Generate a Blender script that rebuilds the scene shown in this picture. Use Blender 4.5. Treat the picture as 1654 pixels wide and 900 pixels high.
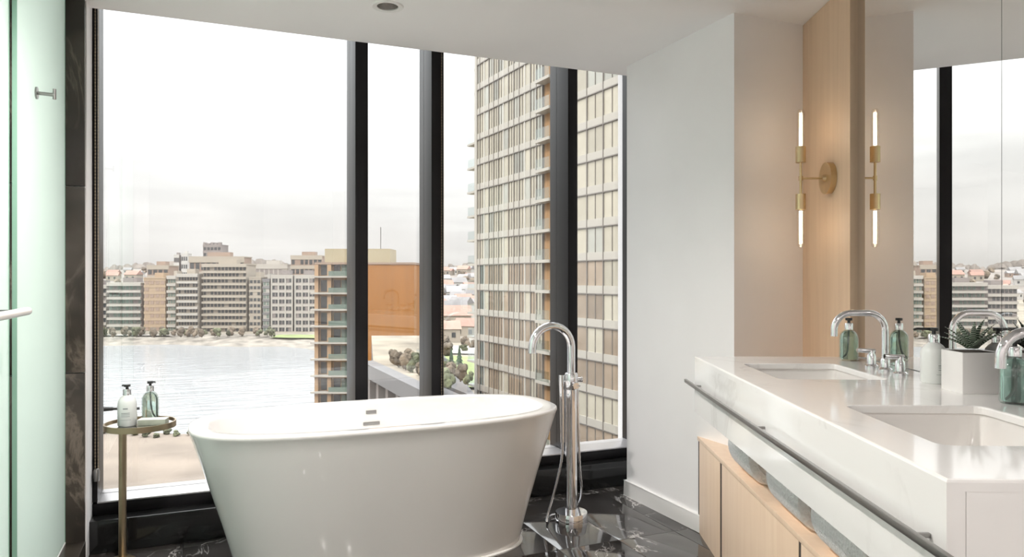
import bpy, bmesh, math, random
from mathutils import Vector, Matrix
from mathutils.geometry import tessellate_polygon

random.seed(7)
R = math.radians
SC = bpy.context.scene
COL = SC.collection
for o in list(bpy.data.objects):
    bpy.data.objects.remove(o)

# ------------------------------------------------------------------ camera
F = 1180.0                       # focal length in pixels of the 1654x900 frame
EYE = 1.27                       # eye height above the bathroom floor
CX, SX = 0.9198, 0.3923          # the window wall's direction in camera plan coordinates
CAM_ROT = math.atan2(-SX, CX)
cam = bpy.data.cameras.new('camera')
cam.sensor_width = 36.0
cam.lens = 36.0 * F / 1654.0
cam.clip_end = 6000
cam.clip_start = 0.02
cam_o = bpy.data.objects.new('camera', cam)
COL.objects.link(cam_o)
cam_o.location = (0, 0, EYE)
cam_o.rotation_euler = (R(90), 0, CAM_ROT)
SC.camera = cam_o

# ------------------------------------------------------------------ view
vs = SC.view_settings
vs.view_transform = 'Standard'
vs.look = 'None'
vs.gamma = 1.0
vs.use_curve_mapping = False
vs.exposure = 1.72
cy = SC.cycles
cy.use_denoising = True
cy.max_bounces = 10
cy.diffuse_bounces = 6
cy.glossy_bounces = 5
cy.transmission_bounces = 8
cy.transparent_max_bounces = 16
cy.sample_clamp_indirect = 6.0
cy.caustics_reflective = False
cy.caustics_refractive = False

# ------------------------------------------------------------------ sky (overcast: brighter towards the zenith)
W = bpy.data.worlds.new('world')
SC.world = W
W.use_nodes = True
nt = W.node_tree
nt.nodes.clear()
N = nt.nodes.new
tc = N('ShaderNodeTexCoord')
sep = N('ShaderNodeSeparateXYZ')
nt.links.new(tc.outputs['Generated'], sep.inputs[0])
zc = N('ShaderNodeMath'); zc.operation = 'MAXIMUM'; zc.inputs[1].default_value = 0.0
nt.links.new(sep.outputs['Z'], zc.inputs[0])
gq = N('ShaderNodeMath'); gq.operation = 'MULTIPLY_ADD'
gq.inputs[1].default_value = 2.1; gq.inputs[2].default_value = 0.60
nt.links.new(zc.outputs[0], gq.inputs[0])
grad = N('ShaderNodeMath'); grad.operation = 'MULTIPLY_ADD'; grad.inputs[2].default_value = 0.265
nt.links.new(zc.outputs[0], grad.inputs[0]); nt.links.new(gq.outputs[0], grad.inputs[1])
mp = N('ShaderNodeMapping'); mp.inputs['Scale'].default_value = (2.2, 2.2, 26.0)
nt.links.new(tc.outputs['Generated'], mp.inputs[0])
cn = N('ShaderNodeTexNoise'); cn.inputs['Scale'].default_value = 1.3
cn.inputs['Detail'].default_value = 6; cn.inputs['Roughness'].default_value = 0.58
nt.links.new(mp.outputs[0], cn.inputs['Vector'])
cr = N('ShaderNodeMapRange'); cr.inputs['From Min'].default_value = 0.3; cr.inputs['From Max'].default_value = 0.7
cr.inputs['To Min'].default_value = 0.90; cr.inputs['To Max'].default_value = 1.10
nt.links.new(cn.outputs[0], cr.inputs[0])
mul = N('ShaderNodeMath'); mul.operation = 'MULTIPLY'
nt.links.new(grad.outputs[0], mul.inputs[0]); nt.links.new(cr.outputs[0], mul.inputs[1])
hue = N('ShaderNodeValToRGB')
hue.color_ramp.elements[0].position = 0.0; hue.color_ramp.elements[0].color = (1.0, 0.975, 0.945, 1)
hue.color_ramp.elements[1].position = 0.30; hue.color_ramp.elements[1].color = (0.965, 0.985, 1.0, 1)
nt.links.new(zc.outputs[0], hue.inputs[0])
bg = N('ShaderNodeBackground')
nt.links.new(hue.outputs[0], bg.inputs['Color']); nt.links.new(mul.outputs[0], bg.inputs['Strength'])
wo = N('ShaderNodeOutputWorld')
nt.links.new(bg.outputs[0], wo.inputs[0])

# ------------------------------------------------------------------ hazy sun behind the hotel (never enters the window)
sun = bpy.data.lights.new('sun', 'SUN')
sun.energy = 0.56
sun.angle = R(8)
sun.color = (1.0, 0.90, 0.76)
sun_o = bpy.data.objects.new('sun', sun)
COL.objects.link(sun_o)
sun_o.rotation_euler = Vector((0.80, 0.45, -0.62)).to_track_quat('-Z', 'Y').to_euler()


# ================================================================== helpers
def P(xc, z, h=0.0):
    """camera plan coordinates (right, forward) and height -> world"""
    return Vector((CX * xc + SX * z, -SX * xc + CX * z, h))


def px(x, z):
    return (x - 827.0) / F * z


def tag(o, label=None, cat=None, group=None, kind=None):
    if label: o['label'] = label
    if cat: o['category'] = cat
    if group: o['group'] = group
    if kind: o['kind'] = kind
    return o


def empty(name, loc=(0, 0, 0), rz=0.0, parent=None):
    o = bpy.data.objects.new(name, None)
    o.empty_display_size = 0.05
    COL.objects.link(o)
    o.location = loc
    o.rotation_euler = (0, 0, rz)
    if parent: o.parent = parent
    return o


def link(name, me, parent=None, loc=(0, 0, 0), rot=(0, 0, 0), scale=(1, 1, 1)):
    o = bpy.data.objects.new(name, me)
    COL.objects.link(o)
    if parent: o.parent = parent
    o.location = loc
    o.rotation_euler = rot
    o.scale = scale
    return o


def dup(root, loc, rz=None, label=None, group=None, scale=None):
    r = root.copy(); COL.objects.link(r)
    r.location = loc
    if rz is not None: r.rotation_euler = (0, 0, rz)
    if scale is not None: r.scale = scale
    if label: r['label'] = label
    if group: r['group'] = group
    for ch in list(root.children):
        c = ch.copy(); COL.objects.link(c); c.parent = r
        for g in list(ch.children):
            d = g.copy(); COL.objects.link(d); d.parent = c
    return r


class MB:
    """collects simple shapes into one mesh"""
    def __init__(self):
        self.v, self.f = [], []

    def add(self, vs_, fs):
        n = len(self.v)
        self.v += [tuple(p) for p in vs_]
        self.f += [tuple(i + n for i in q) for q in fs]
        return self

    def box(self, x0, x1, y0, y1, z0, z1):
        return self.add([(x0, y0, z0), (x1, y0, z0), (x1, y1, z0), (x0, y1, z0),
                         (x0, y0, z1), (x1, y0, z1), (x1, y1, z1), (x0, y1, z1)],
                        [(0, 3, 2, 1), (4, 5, 6, 7), (0, 1, 5, 4), (1, 2, 6, 5), (2, 3, 7, 6), (3, 0, 4, 7)])

    def tube(self, pts, rad, n=14, cap=True):
        pts = [Vector(p) for p in pts]
        rr = rad if isinstance(rad, (list, tuple)) else [rad] * len(pts)
        t0 = (pts[1] - pts[0]).normalized()
        up = Vector((0, 0, 1)) if abs(t0.z) < 0.9 else Vector((1, 0, 0))
        nrm = (up - t0 * up.dot(t0)).normalized()
        rings = []
        for i, p in enumerate(pts):
            if i == 0: t = t0
            elif i == len(pts) - 1: t = (pts[i] - pts[i - 1]).normalized()
            else: t = ((pts[i + 1] - p).normalized() + (p - pts[i - 1]).normalized()).normalized()
            nrm = (nrm - t * nrm.dot(t)).normalized()
            b = t.cross(nrm)
            rings.append([p + (nrm * math.cos(a) + b * math.sin(a)) * rr[i]
                          for a in (2 * math.pi * k / n for k in range(n))])
        vs_ = [q for r_ in rings for q in r_]
        fs = []
        for i in range(len(rings) - 1):
            for k in range(n):
                a, b = i * n + k, i * n + (k + 1) % n
                fs.append((a, b, b + n, a + n))
        if cap:
            fs.append(tuple(reversed(range(n))))
            fs.append(tuple((len(rings) - 1) * n + k for k in range(n)))
        return self.add(vs_, fs)

    def lathe(self, prof, n=32, at=(0, 0, 0), close=True):
        vs_, fs = [], []
        for r_, z in prof:
            for k in range(n):
                a = 2 * math.pi * k / n
                vs_.append((at[0] + r_ * math.cos(a), at[1] + r_ * math.sin(a), at[2] + z))
        for i in range(len(prof) - 1):
            for k in range(n):
                a, b = i * n + k, i * n + (k + 1) % n
                fs.append((a, b, b + n, a + n))
        if close:
            fs.append(tuple(reversed(range(n))))
            fs.append(tuple((len(prof) - 1) * n + k for k in range(n)))
        return self.add(vs_, fs)

    def loft(self, rings, cap0=True, cap1=True):
        n = len(rings[0])
        vs_ = [q for r_ in rings for q in r_]
        fs = []
        for i in range(len(rings) - 1):
            for k in range(n):
                a, b = i * n + k, i * n + (k + 1) % n
                fs.append((a, b, b + n, a + n))
        if cap0: fs.append(tuple(reversed(range(n))))
        if cap1: fs.append(tuple((len(rings) - 1) * n + k for k in range(n)))
        return self.add(vs_, fs)

    def mesh(self, name, mat, smooth=False, bevel=0.0, angle=40):
        me = bpy.data.meshes.new(name)
        me.from_pydata(self.v, [], self.f)
        if bevel:
            bm = bmesh.new(); bm.from_mesh(me)
            bmesh.ops.remove_doubles(bm, verts=bm.verts, dist=1e-5)
            es = [e for e in bm.edges if len(e.link_faces) == 2 and e.calc_face_angle() > R(30)]
            bmesh.ops.bevel(bm, geom=es, offset=bevel, segments=2, profile=0.6, affect='EDGES')
            bm.to_mesh(me); bm.free()
        if mat: me.materials.append(mat)
        if smooth or bevel:
            me.polygons.foreach_set('use_smooth', [True] * len(me.polygons))
            try: me.set_sharp_from_angle(angle=R(angle))
            except Exception: pass
        me.update()
        return me

    def build(self, name, mat, parent=None, smooth=False, bevel=0.0, loc=(0, 0, 0), rz=0.0, angle=40):
        return link(name, self.mesh(name, mat, smooth, bevel, angle), parent, loc, (0, 0, rz))


_unit = {}


def cube(name, mat, parent, x0, x1, y0, y1, z0, z1, rz=0.0):
    """box that shares one unit-cube mesh per material"""
    me = _unit.get(mat.name)
    if me is None:
        me = MB().box(-.5, .5, -.5, .5, -.5, .5).mesh('unit_box_' + mat.name, mat)
        _unit[mat.name] = me
    return link(name, me, parent, ((x0 + x1) / 2, (y0 + y1) / 2, (z0 + z1) / 2), (0, 0, rz),
                (x1 - x0, y1 - y0, z1 - z0))


def bezier(pts, n=10):
    """Catmull-Rom through points"""
    pts = [Vector(p) for p in pts]
    out = []
    ex = [pts[0] * 2 - pts[1]] + pts + [pts[-1] * 2 - pts[-2]]
    for i in range(1, len(ex) - 2):
        a, b, c, d = ex[i - 1:i + 3]
        for k in range(n):
            t = k / n
            out.append(0.5 * ((2 * b) + (c - a) * t + (2 * a - 5 * b + 4 * c - d) * t * t + (3 * b - a - 3 * c + d) * t ** 3))
    out.append(pts[-1])
    return out


def superellipse(a, b, z, n=2.8, k=96, c=(0, 0)):
    pts = []
    for i in range(k):
        t = 2 * math.pi * i / k
        ct, st = math.cos(t), math.sin(t)
        pts.append((c[0] + a * math.copysign(abs(ct) ** (2 / n), ct), c[1] + b * math.copysign(abs(st) ** (2 / n), st), z))
    return pts


def rrect(x0, x1, y0, y1, r, z, k=5):
    pts = []
    for cx_, cy_, a0 in ((x1 - r, y1 - r, 0), (x0 + r, y1 - r, 90), (x0 + r, y0 + r, 180), (x1 - r, y0 + r, 270)):
        for i in range(k + 1):
            a = R(a0 + 90 * i / k)
            pts.append((cx_ + r * math.cos(a), cy_ + r * math.sin(a), z))
    return pts


# ------------------------------------------------------------------ materials
_mats = {}


def principled(name, color, rough=0.5, metal=0.0, **kw):
    if name in _mats: return _mats[name]
    m = bpy.data.materials.new(name)
    m.use_nodes = True
    b = m.node_tree.nodes['Principled BSDF']
    b.inputs['Base Color'].default_value = (*color, 1)
    b.inputs['Roughness'].default_value = rough
    b.inputs['Metallic'].default_value = metal
    for k, v in kw.items():
        b.inputs[k.replace('_', ' ')].default_value = v
    _mats[name] = m
    return m


def varied(name, color, rough=0.7, amount=0.18, scale=6.0, metal=0.0, detail=4, stretch=(1, 1, 1), world=False, per_object=0.0, bump=0.0, **kw):
    """noise-varied procedural colour"""
    m = principled(name, color, rough, metal, **kw)
    nt = m.node_tree; b = nt.nodes['Principled BSDF']
    if world:
        g = nt.nodes.new('ShaderNodeNewGeometry'); src = g.outputs['Position']
    else:
        g = nt.nodes.new('ShaderNodeTexCoord'); src = g.outputs['Object']
    mp = nt.nodes.new('ShaderNodeMapping'); mp.inputs['Scale'].default_value = stretch
    nt.links.new(src, mp.inputs[0])
    nz = nt.nodes.new('ShaderNodeTexNoise'); nz.inputs['Scale'].default_value = scale; nz.inputs['Detail'].default_value = detail
    nt.links.new(mp.outputs[0], nz.inputs['Vector'])
    mr = nt.nodes.new('ShaderNodeMapRange'); mr.inputs['From Min'].default_value = 0.3; mr.inputs['From Max'].default_value = 0.7
    mr.inputs['To Min'].default_value = 1 - amount; mr.inputs['To Max'].default_value = 1 + amount
    nt.links.new(nz.outputs[0], mr.inputs[0])
    val = mr.outputs[0]
    if per_object:
        oi = nt.nodes.new('ShaderNodeObjectInfo')
        m2 = nt.nodes.new('ShaderNodeMapRange'); m2.inputs['To Min'].default_value = 1 - per_object; m2.inputs['To Max'].default_value = 1 + per_object
        nt.links.new(oi.outputs['Random'], m2.inputs[0])
        mm = nt.nodes.new('ShaderNodeMath'); mm.operation = 'MULTIPLY'
        nt.links.new(val, mm.inputs[0]); nt.links.new(m2.outputs[0], mm.inputs[1]); val = mm.outputs[0]
    vm = nt.nodes.new('ShaderNodeVectorMath'); vm.operation = 'SCALE'; vm.inputs[0].default_value = color
    nt.links.new(val, vm.inputs['Scale'])
    nt.links.new(vm.outputs[0], b.inputs['Base Color'])
    if bump:
        bp = nt.nodes.new('ShaderNodeBump'); bp.inputs['Strength'].default_value = bump; bp.inputs['Distance'].default_value = 0.02
        nt.links.new(nz.outputs[0], bp.inputs['Height']); nt.links.new(bp.outputs[0], b.inputs['Normal'])
    return m


def marble(name, base, vein, scale, width, rough, soft=0.12, amount=1.0, distort=1.4):
    """base stone with thin wandering veins; every slab gets its own stretch of stone"""
    m = principled(name, base, rough)
    nt = m.node_tree; b = nt.nodes['Principled BSDF']; L = nt.links.new
    g = nt.nodes.new('ShaderNodeNewGeometry'); oi = nt.nodes.new('ShaderNodeObjectInfo')
    off = nt.nodes.new('ShaderNodeVectorMath'); off.operation = 'SCALE'; off.inputs[0].default_value = (17.0, 31.0, 23.0)
    L(oi.outputs['Random'], off.inputs['Scale'])
    ad = nt.nodes.new('ShaderNodeVectorMath'); ad.operation = 'ADD'
    L(g.outputs['Position'], ad.inputs[0]); L(off.outputs[0], ad.inputs[1])
    mp = nt.nodes.new('ShaderNodeMapping'); mp.inputs['Scale'].default_value = (1.0, 0.55, 0.6); mp.inputs['Rotation'].default_value = (0.3, 0.5, 0.9)
    L(ad.outputs[0], mp.inputs[0])
    n1 = nt.nodes.new('ShaderNodeTexNoise'); n1.inputs['Scale'].default_value = scale; n1.inputs['Detail'].default_value = 8
    n1.inputs['Roughness'].default_value = 0.6; n1.inputs['Distortion'].default_value = distort
    L(mp.outputs[0], n1.inputs['Vector'])
    s = nt.nodes.new('ShaderNodeMath'); s.operation = 'SUBTRACT'; s.inputs[1].default_value = 0.5
    L(n1.outputs[0], s.inputs[0])
    a = nt.nodes.new('ShaderNodeMath'); a.operation = 'ABSOLUTE'; L(s.outputs[0], a.inputs[0])
    mr = nt.nodes.new('ShaderNodeMapRange'); mr.inputs['From Min'].default_value = 0.0; mr.inputs['From Max'].default_value = width
    mr.inputs['To Min'].default_value = 1.0; mr.inputs['To Max'].default_value = 0.0
    L(a.outputs[0], mr.inputs[0])
    n2 = nt.nodes.new('ShaderNodeTexNoise'); n2.inputs['Scale'].default_value = scale * 1.3; n2.inputs['Detail'].default_value = 3
    L(ad.outputs[0], n2.inputs['Vector'])
    m2 = nt.nodes.new('ShaderNodeMapRange'); m2.inputs['From Min'].default_value = 0.44; m2.inputs['From Max'].default_value = 0.62
    L(n2.outputs[0], m2.inputs[0])
    f1 = nt.nodes.new('ShaderNodeMath'); f1.operation = 'MULTIPLY'; L(mr.outputs[0], f1.inputs[0]); L(m2.outputs[0], f1.inputs[1])
    f2 = nt.nodes.new('ShaderNodeMath'); f2.operation = 'MULTIPLY_ADD'; f2.inputs[1].default_value = soft; L(m2.outputs[0], f2.inputs[0])
    fa = nt.nodes.new('ShaderNodeMath'); fa.operation = 'MULTIPLY'; fa.inputs[1].default_value = amount; L(f1.outputs[0], fa.inputs[0])
    L(fa.outputs[0], f2.inputs[2])
    mx = nt.nodes.new('ShaderNodeMix'); mx.data_type = 'RGBA'
    mx.inputs['A'].default_value = (*base, 1); mx.inputs['B'].default_value = (*vein, 1)
    L(f2.outputs[0], mx.inputs['Factor']); L(mx.outputs['Result'], b.inputs['Base Color'])
    return m


def wood_material(name, c1, c2, axis_scale, rough=0.45):
    m = principled(name, c1, rough)
    nt = m.node_tree; b = nt.nodes['Principled BSDF']; L = nt.links.new
    tcn = nt.nodes.new('ShaderNodeTexCoord')
    mp = nt.nodes.new('ShaderNodeMapping'); mp.inputs['Scale'].default_value = axis_scale
    L(tcn.outputs['Object'], mp.inputs[0])
    nz = nt.nodes.new('ShaderNodeTexNoise'); nz.inputs['Scale'].default_value = 1.0; nz.inputs['Detail'].default_value = 7; nz.inputs['Distortion'].default_value = 0.6
    L(mp.outputs[0], nz.inputs['Vector'])
    rp = nt.nodes.new('ShaderNodeValToRGB')
    rp.color_ramp.elements[0].position = 0.34; rp.color_ramp.elements[0].color = (*c2, 1)
    rp.color_ramp.elements[1].position = 0.66; rp.color_ramp.elements[1].color = (*c1, 1)
    L(nz.outputs[0], rp.inputs[0]); L(rp.outputs[0], b.inputs['Base Color'])
    bp = nt.nodes.new('ShaderNodeBump'); bp.inputs['Strength'].default_value = 0.06; bp.inputs['Distance'].default_value = 0.002
    L(nz.outputs[0], bp.inputs['Height']); L(bp.outputs[0], b.inputs['Normal'])
    return m


def sheet_glass(name, r0, tint):
    """flat architectural glass: clear, with a mirror share that grows towards grazing angles"""
    m = bpy.data.materials.new(name); m.use_nodes = True
    nt = m.node_tree; nt.nodes.clear(); L = nt.links.new
    lw = nt.nodes.new('ShaderNodeLayerWeight'); lw.inputs['Blend'].default_value = 0.5
    p5 = nt.nodes.new('ShaderNodeMath'); p5.operation = 'POWER'; p5.inputs[1].default_value = 5.0
    L(lw.outputs['Facing'], p5.inputs[0])
    fr = nt.nodes.new('ShaderNodeMath'); fr.operation = 'MULTIPLY_ADD'; fr.inputs[1].default_value = 1 - r0; fr.inputs[2].default_value = r0
    L(p5.outputs[0], fr.inputs[0])
    tr = nt.nodes.new('ShaderNodeBsdfTransparent'); tr.inputs['Color'].default_value = (*tint, 1)
    gl = nt.nodes.new('ShaderNodeBsdfGlossy'); gl.inputs['Roughness'].default_value = 0.0
    mx = nt.nodes.new('ShaderNodeMixShader')
    L(fr.outputs[0], mx.inputs[0]); L(tr.outputs[0], mx.inputs[1]); L(gl.outputs[0], mx.inputs[2])
    out = nt.nodes.new('ShaderNodeOutputMaterial'); L(mx.outputs[0], out.inputs[0])
    _mats[name] = m
    return m


def frosted_glass(name, color, trans):
    m = bpy.data.materials.new(name); m.use_nodes = True
    nt = m.node_tree; nt.nodes.clear(); L = nt.links.new
    d = nt.nodes.new('ShaderNodeBsdfDiffuse'); d.inputs['Color'].default_value = (*color, 1)
    t = nt.nodes.new('ShaderNodeBsdfTranslucent'); t.inputs['Color'].default_value = (*color, 1)
    g = nt.nodes.new('ShaderNodeBsdfGlossy'); g.inputs['Roughness'].default_value = 0.25
    m1 = nt.nodes.new('ShaderNodeMixShader'); m1.inputs[0].default_value = trans
    L(d.outputs[0], m1.inputs[1]); L(t.outputs[0], m1.inputs[2])
    m2 = nt.nodes.new('ShaderNodeMixShader'); m2.inputs[0].default_value = 0.04
    L(m1.outputs[0], m2.inputs[1]); L(g.outputs[0], m2.inputs[2])
    out = nt.nodes.new('ShaderNodeOutputMaterial'); L(m2.outputs[0], out.inputs[0])
    return m


def emitter(name, color, strength):
    m = bpy.data.materials.new(name); m.use_nodes = True
    nt = m.node_tree; nt.nodes.clear()
    e = nt.nodes.new('ShaderNodeEmission'); e.inputs['Color'].default_value = (*color, 1); e.inputs['Strength'].default_value = strength
    out = nt.nodes.new('ShaderNodeOutputMaterial'); nt.links.new(e.outputs[0], out.inputs[0])
    return m


M_WALL = varied('wall_paint', (0.925, 0.905, 0.902), 0.6, 0.015, 3.0)
M_CEIL = varied('ceiling_paint', (0.945, 0.925, 0.925), 0.7, 0.01, 2.0)
M_TRIM = principled('trim_paint', (0.84, 0.825, 0.81), 0.4)
M_BLACK_MARBLE = marble('black_marble', (0.032, 0.028, 0.026), (0.60, 0.57, 0.55), 2.6, 0.013, 0.07, soft=0.05, amount=0.8)
M_BLACK_MARBLE.node_tree.nodes['Principled BSDF'].inputs['IOR'].default_value = 1.9
M_BLACK_WALL = marble('black_marble_wall', (0.026, 0.021, 0.016), (0.26, 0.21, 0.17), 2.2, 0.03, 0.25, soft=0.16, amount=0.45)
M_GROUT = principled('grout', (0.05, 0.047, 0.045), 0.7)
M_QUARTZ = marble('white_quartz', (0.88, 0.865, 0.85), (0.56, 0.53, 0.51), 2.0, 0.02, 0.09, soft=0.03, amount=0.28)
M_FRAME = varied('window_frame_metal', (0.010, 0.009, 0.010), 0.34, 0.15, 3.0, Specular_IOR_Level=0.2)
M_FRAME_LIGHT = principled('sill_aluminium', (0.62, 0.60, 0.61), 0.35, 0.6)
M_SILL = principled('black_stone_sill', (0.010, 0.010, 0.010), 0.12)
M_GLASS = sheet_glass('window_glass', 0.085, (0.985, 0.99, 0.985))
M_FROST = frosted_glass('frosted_glass', (0.875, 0.95, 0.912), 0.84)
M_OBSCURE = frosted_glass('added_window_glass', (0.97, 0.975, 0.97), 0.88)  # glass of the added shower window
M_FROST_EDGE = principled('glass_edge', (0.25, 0.42, 0.33), 0.2)
M_CHROME = principled('chrome', (0.80, 0.80, 0.82), 0.05, 1.0)
M_STEEL = principled('brushed_steel', (0.33, 0.32, 0.31), 0.3, 1.0)
M_BRASS = varied('brushed_brass', (0.62, 0.47, 0.27), 0.3, 0.06, 20.0, metal=1.0)
M_BRASS_DARK = varied('aged_brass', (0.42, 0.33, 0.22), 0.32, 0.08, 20.0, metal=1.0)
M_TUB = principled('tub_acrylic', (0.83, 0.81, 0.795), 0.12, 0.0, Coat_Weight=0.5, Coat_Roughness=0.04)
M_BASIN = principled('basin_ceramic', (0.80, 0.775, 0.75), 0.12)
M_OAK_DOOR = wood_material('pale_oak', (0.84, 0.64, 0.475), (0.79, 0.585, 0.425), (26, 26, 1.6))
M_OAK_WALL = wood_material('oak_panel', (0.80, 0.585, 0.41), (0.73, 0.52, 0.355), (22, 22, 1.1))
M_DARK_GAP = principled('shadow_gap', (0.06, 0.045, 0.035), 0.7)
M_MIRROR = principled('mirror_silver', (0.90, 0.895, 0.88), 0.0, 1.0)
M_MIRROR_EDGE = principled('mirror_edge', (0.10, 0.10, 0.10), 0.3)
M_TOWEL = varied('towel_cotton', (0.88, 0.87, 0.87), 0.95, 0.06, 90.0, bump=0.6)
M_BLACK_PLASTIC = principled('black_plastic', (0.025, 0.025, 0.025), 0.35)
M_WHITE_PLASTIC = varied('white_bottle', (0.78, 0.80, 0.78), 0.3, 0.02, 5.0)
M_PRINT = principled('grey_print', (0.30, 0.33, 0.33), 0.6)
M_GREEN_LIQUID = principled('green_soap', (0.50, 0.66, 0.58), 0.03, 0.0, Transmission_Weight=0.92, IOR=1.33)
M_TEAL_LIQUID = principled('teal_soap', (0.60, 0.84, 0.79), 0.03, 0.0, Transmission_Weight=0.92, IOR=1.33)
M_CLEAR_LIQUID = principled('clear_soap', (0.84, 0.93, 0.89), 0.03, 0.0, Transmission_Weight=0.93, IOR=1.33)
M_BOTTLE_GLASS = sheet_glass('bottle_glass', 0.13, (0.90, 0.97, 0.94))
M_POT = varied('white_pot', (0.80, 0.78, 0.765), 0.35, 0.03, 8.0)
M_SOIL = varied('potting_soil', (0.06, 0.045, 0.035), 0.95, 0.4, 60.0)
M_BULB = emitter('bulb_glow', (1.0, 0.80, 0.58), 7.6)
M_BULB_GLASS = sheet_glass('bulb_glass', 0.08, (1.0, 0.985, 0.96))
M_LAMP_DISC = emitter('downlight_glow', (1.0, 0.93, 0.84), 5.0)
M_LAMP_LENS = emitter('deep_set_lens', (1.0, 0.94, 0.86), 0.12)
M_REFLECTOR = principled('downlight_reflector', (0.55, 0.52, 0.50), 0.25, 0.8)
M_SOAP_BOX = varied('soap_carton', (0.42, 0.44, 0.36), 0.6, 0.1, 30.0)

# ================================================================== THE ROOM
CEIL = 2.515
WIN_Y = 3.85          # ceiling edge / sill front
FRAME_Y = 3.95        # mullion fronts
GLASS_Y = 4.10
HEAD = 2.92           # top of the window, hidden above the ceiling edge
COLX, COLY0, COLY1 = 2.30, 2.74, 3.676
GLX = -0.555          # shower glass plane
JAMB_L = -0.47
VROT = math.atan2(-0.4217, 0.9068)      # the vanity wall runs 25 degrees off the window's normal
TA = 0.0322


def VL(x0, z):
    """vanity coordinates from (offset across, camera depth)"""
    return (0.99948 * x0, z * 1.00052 + TA * x0)


def win_x(x, y):
    """world x of the ray through pixel column x at world depth y"""
    t = (x - 827.0) / F
    return y * (CX * t + SX) / (CX - SX * t)


def structure(name, mb, mat, **kw):
    return tag(mb.build(name, mat, **kw), kind='structure')


# floor: slab plus polished black marble tiles with real joints
floor = structure('floor', MB().box(-1.80, 3.4, -1.75, 3.95, -0.12, -0.006), M_GROUT)
TX, TY, JT = 0.324, 0.722, 0.0025
tile_me = MB().box(-TX / 2 + JT / 2, TX / 2 - JT / 2, -TY / 2 + JT / 2, TY / 2 - JT / 2, -0.006, 0.0).mesh('floor_tile', M_BLACK_MARBLE, bevel=0.0012)
strip_me = MB().box(-TX / 2 + JT / 2, TX / 2 - JT / 2, -0.035 + JT / 2, 0.035 - JT / 2, -0.006, 0.0).mesh('border_tile', M_BLACK_MARBLE, bevel=0.0012)
for i in range(-7, 6):
    xx = 1.543 + TX / 2 + TX * i
    for j in range(0, 8):
        link('floor_tile', tile_me, floor, (xx, 3.78 - TY / 2 - TY * j, 0))
    link('floor_tile', strip_me, floor, (xx, 3.815, 0))

# ceiling with the hidden blind pocket behind its edge
LAMPS = [(0.787, 3.294), (0.12, 2.35), (0.25, 0.10), (0.05, -1.0), (-1.15, 2.35), (-1.15, 3.15)]
outer = [(-1.80, -1.75), (3.4, -1.75), (3.4, WIN_Y), (-1.80, WIN_Y)]
loops = [[Vector((x, y, 0)) for x, y in outer]]
for lx, ly in LAMPS:
    loops.append([Vector((lx + 0.05 * math.cos(2 * math.pi * k / 32), ly + 0.05 * math.sin(2 * math.pi * k / 32), 0)) for k in range(32)])
flat = [p for l_ in loops for p in l_]
ce = MB().add([(p.x, p.y, CEIL) for p in flat], tessellate_polygon(loops))
ce.box(-1.80, 3.4, -1.75, WIN_Y, CEIL + 0.14, CEIL + 0.5)
ce.box(-1.80, 3.4, -1.75, -1.70, CEIL, CEIL + 0.14).box(-1.80, 3.4, WIN_Y - 0.05, WIN_Y, CEIL + 0.001, CEIL + 0.14)
ce.box(-1.80, -1.75, -1.75, WIN_Y, CEIL, CEIL + 0.14).box(3.35, 3.4, -1.75, WIN_Y, CEIL, CEIL + 0.14)
ce.box(-1.80, 3.4, WIN_Y, 4.30, HEAD, CEIL + 0.5)
structure('ceiling', ce, M_CEIL)

# column wall between the window and the vanity
structure('wall_right', MB().box(COLX, 3.3, COLY0, COLY1, 0, CEIL), M_WALL)
# trim along it
bb = MB().box(COLX - 0.014, COLX, COLY0 + 0.02, COLY1 + 0.014, 0, 0.088).box(COLX - 0.014, COLX + 0.3, COLY1, COLY1 + 0.014, 0, 0.088)
structure('baseboard_right', bb, M_TRIM, bevel=0.003)
structure('wall_far_right', MB().box(2.62, 3.3, COLY1, 4.3, 0, HEAD), M_WALL)

# vanity wall (25 degrees off), behind the oak panel and the mirror
vw = MB().box(1.350, 1.55, -1.35, VL(1.35, 3.9)[1], 0, CEIL)
o = structure('wall_vanity', vw, M_WALL, rz=VROT)
# near walls behind the camera and on the shower side
structure('wall_back', MB().box(-1.80, 1.6, -1.75, -1.62, 0, CEIL), M_WALL)
structure('wall_left', MB().box(-0.66, GLX - 0.012, -1.62, 0.90, 0, CEIL), M_WALL)
# shower enclosure
M_SHOWER = varied('shower_wall', (0.80, 0.83, 0.80), 0.4, 0.02, 4.0)
sh = MB().box(-1.80, -1.70, 0.78, 1.00, 0, CEIL).box(-1.80, -1.70, 3.60, 3.76, 0, CEIL).box(-1.80, -1.70, 1.00, 3.60, 0, 0.12).box(-1.80, -1.70, 1.00, 3.60, 2.45, CEIL)
sh.box(-1.70, -0.66, 0.78, 0.90, 0, CEIL)
structure('wall_shower', sh, M_SHOWER)
# black marble end wall: backing plus slabs
end_wall = structure('wall_far_left', MB().box(-1.80, JAMB_L, 3.765, 4.30, 0, HEAD), M_WALL)
zz = [0.0, 0.85, 1.68, CEIL]
for k in range(3):
    MB().box(-1.10, JAMB_L - 0.004, 3.74, 3.765, zz[k] + 0.002, zz[k + 1] - 0.002).build('marble_slab', M_BLACK_WALL, end_wall, bevel=0.0015)
    MB().box(-1.70, -1.104, 3.74, 3.765, zz[k] + 0.002, zz[k + 1] - 0.002).build('marble_slab', M_SHOWER, end_wall, bevel=0.0015)
# shower curb in black marble
structure('trim_1', MB().box(-0.66, JAMB_L, 0.90, 3.74, 0, 0.10), M_BLACK_WALL, bevel=0.003)

# ------------------------------------------------------------------ window
win = tag(empty('window_1', (1.0, 4.02, 0.15)), kind='structure')
WO = Vector((1.0, 4.02, 0.15))


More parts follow.
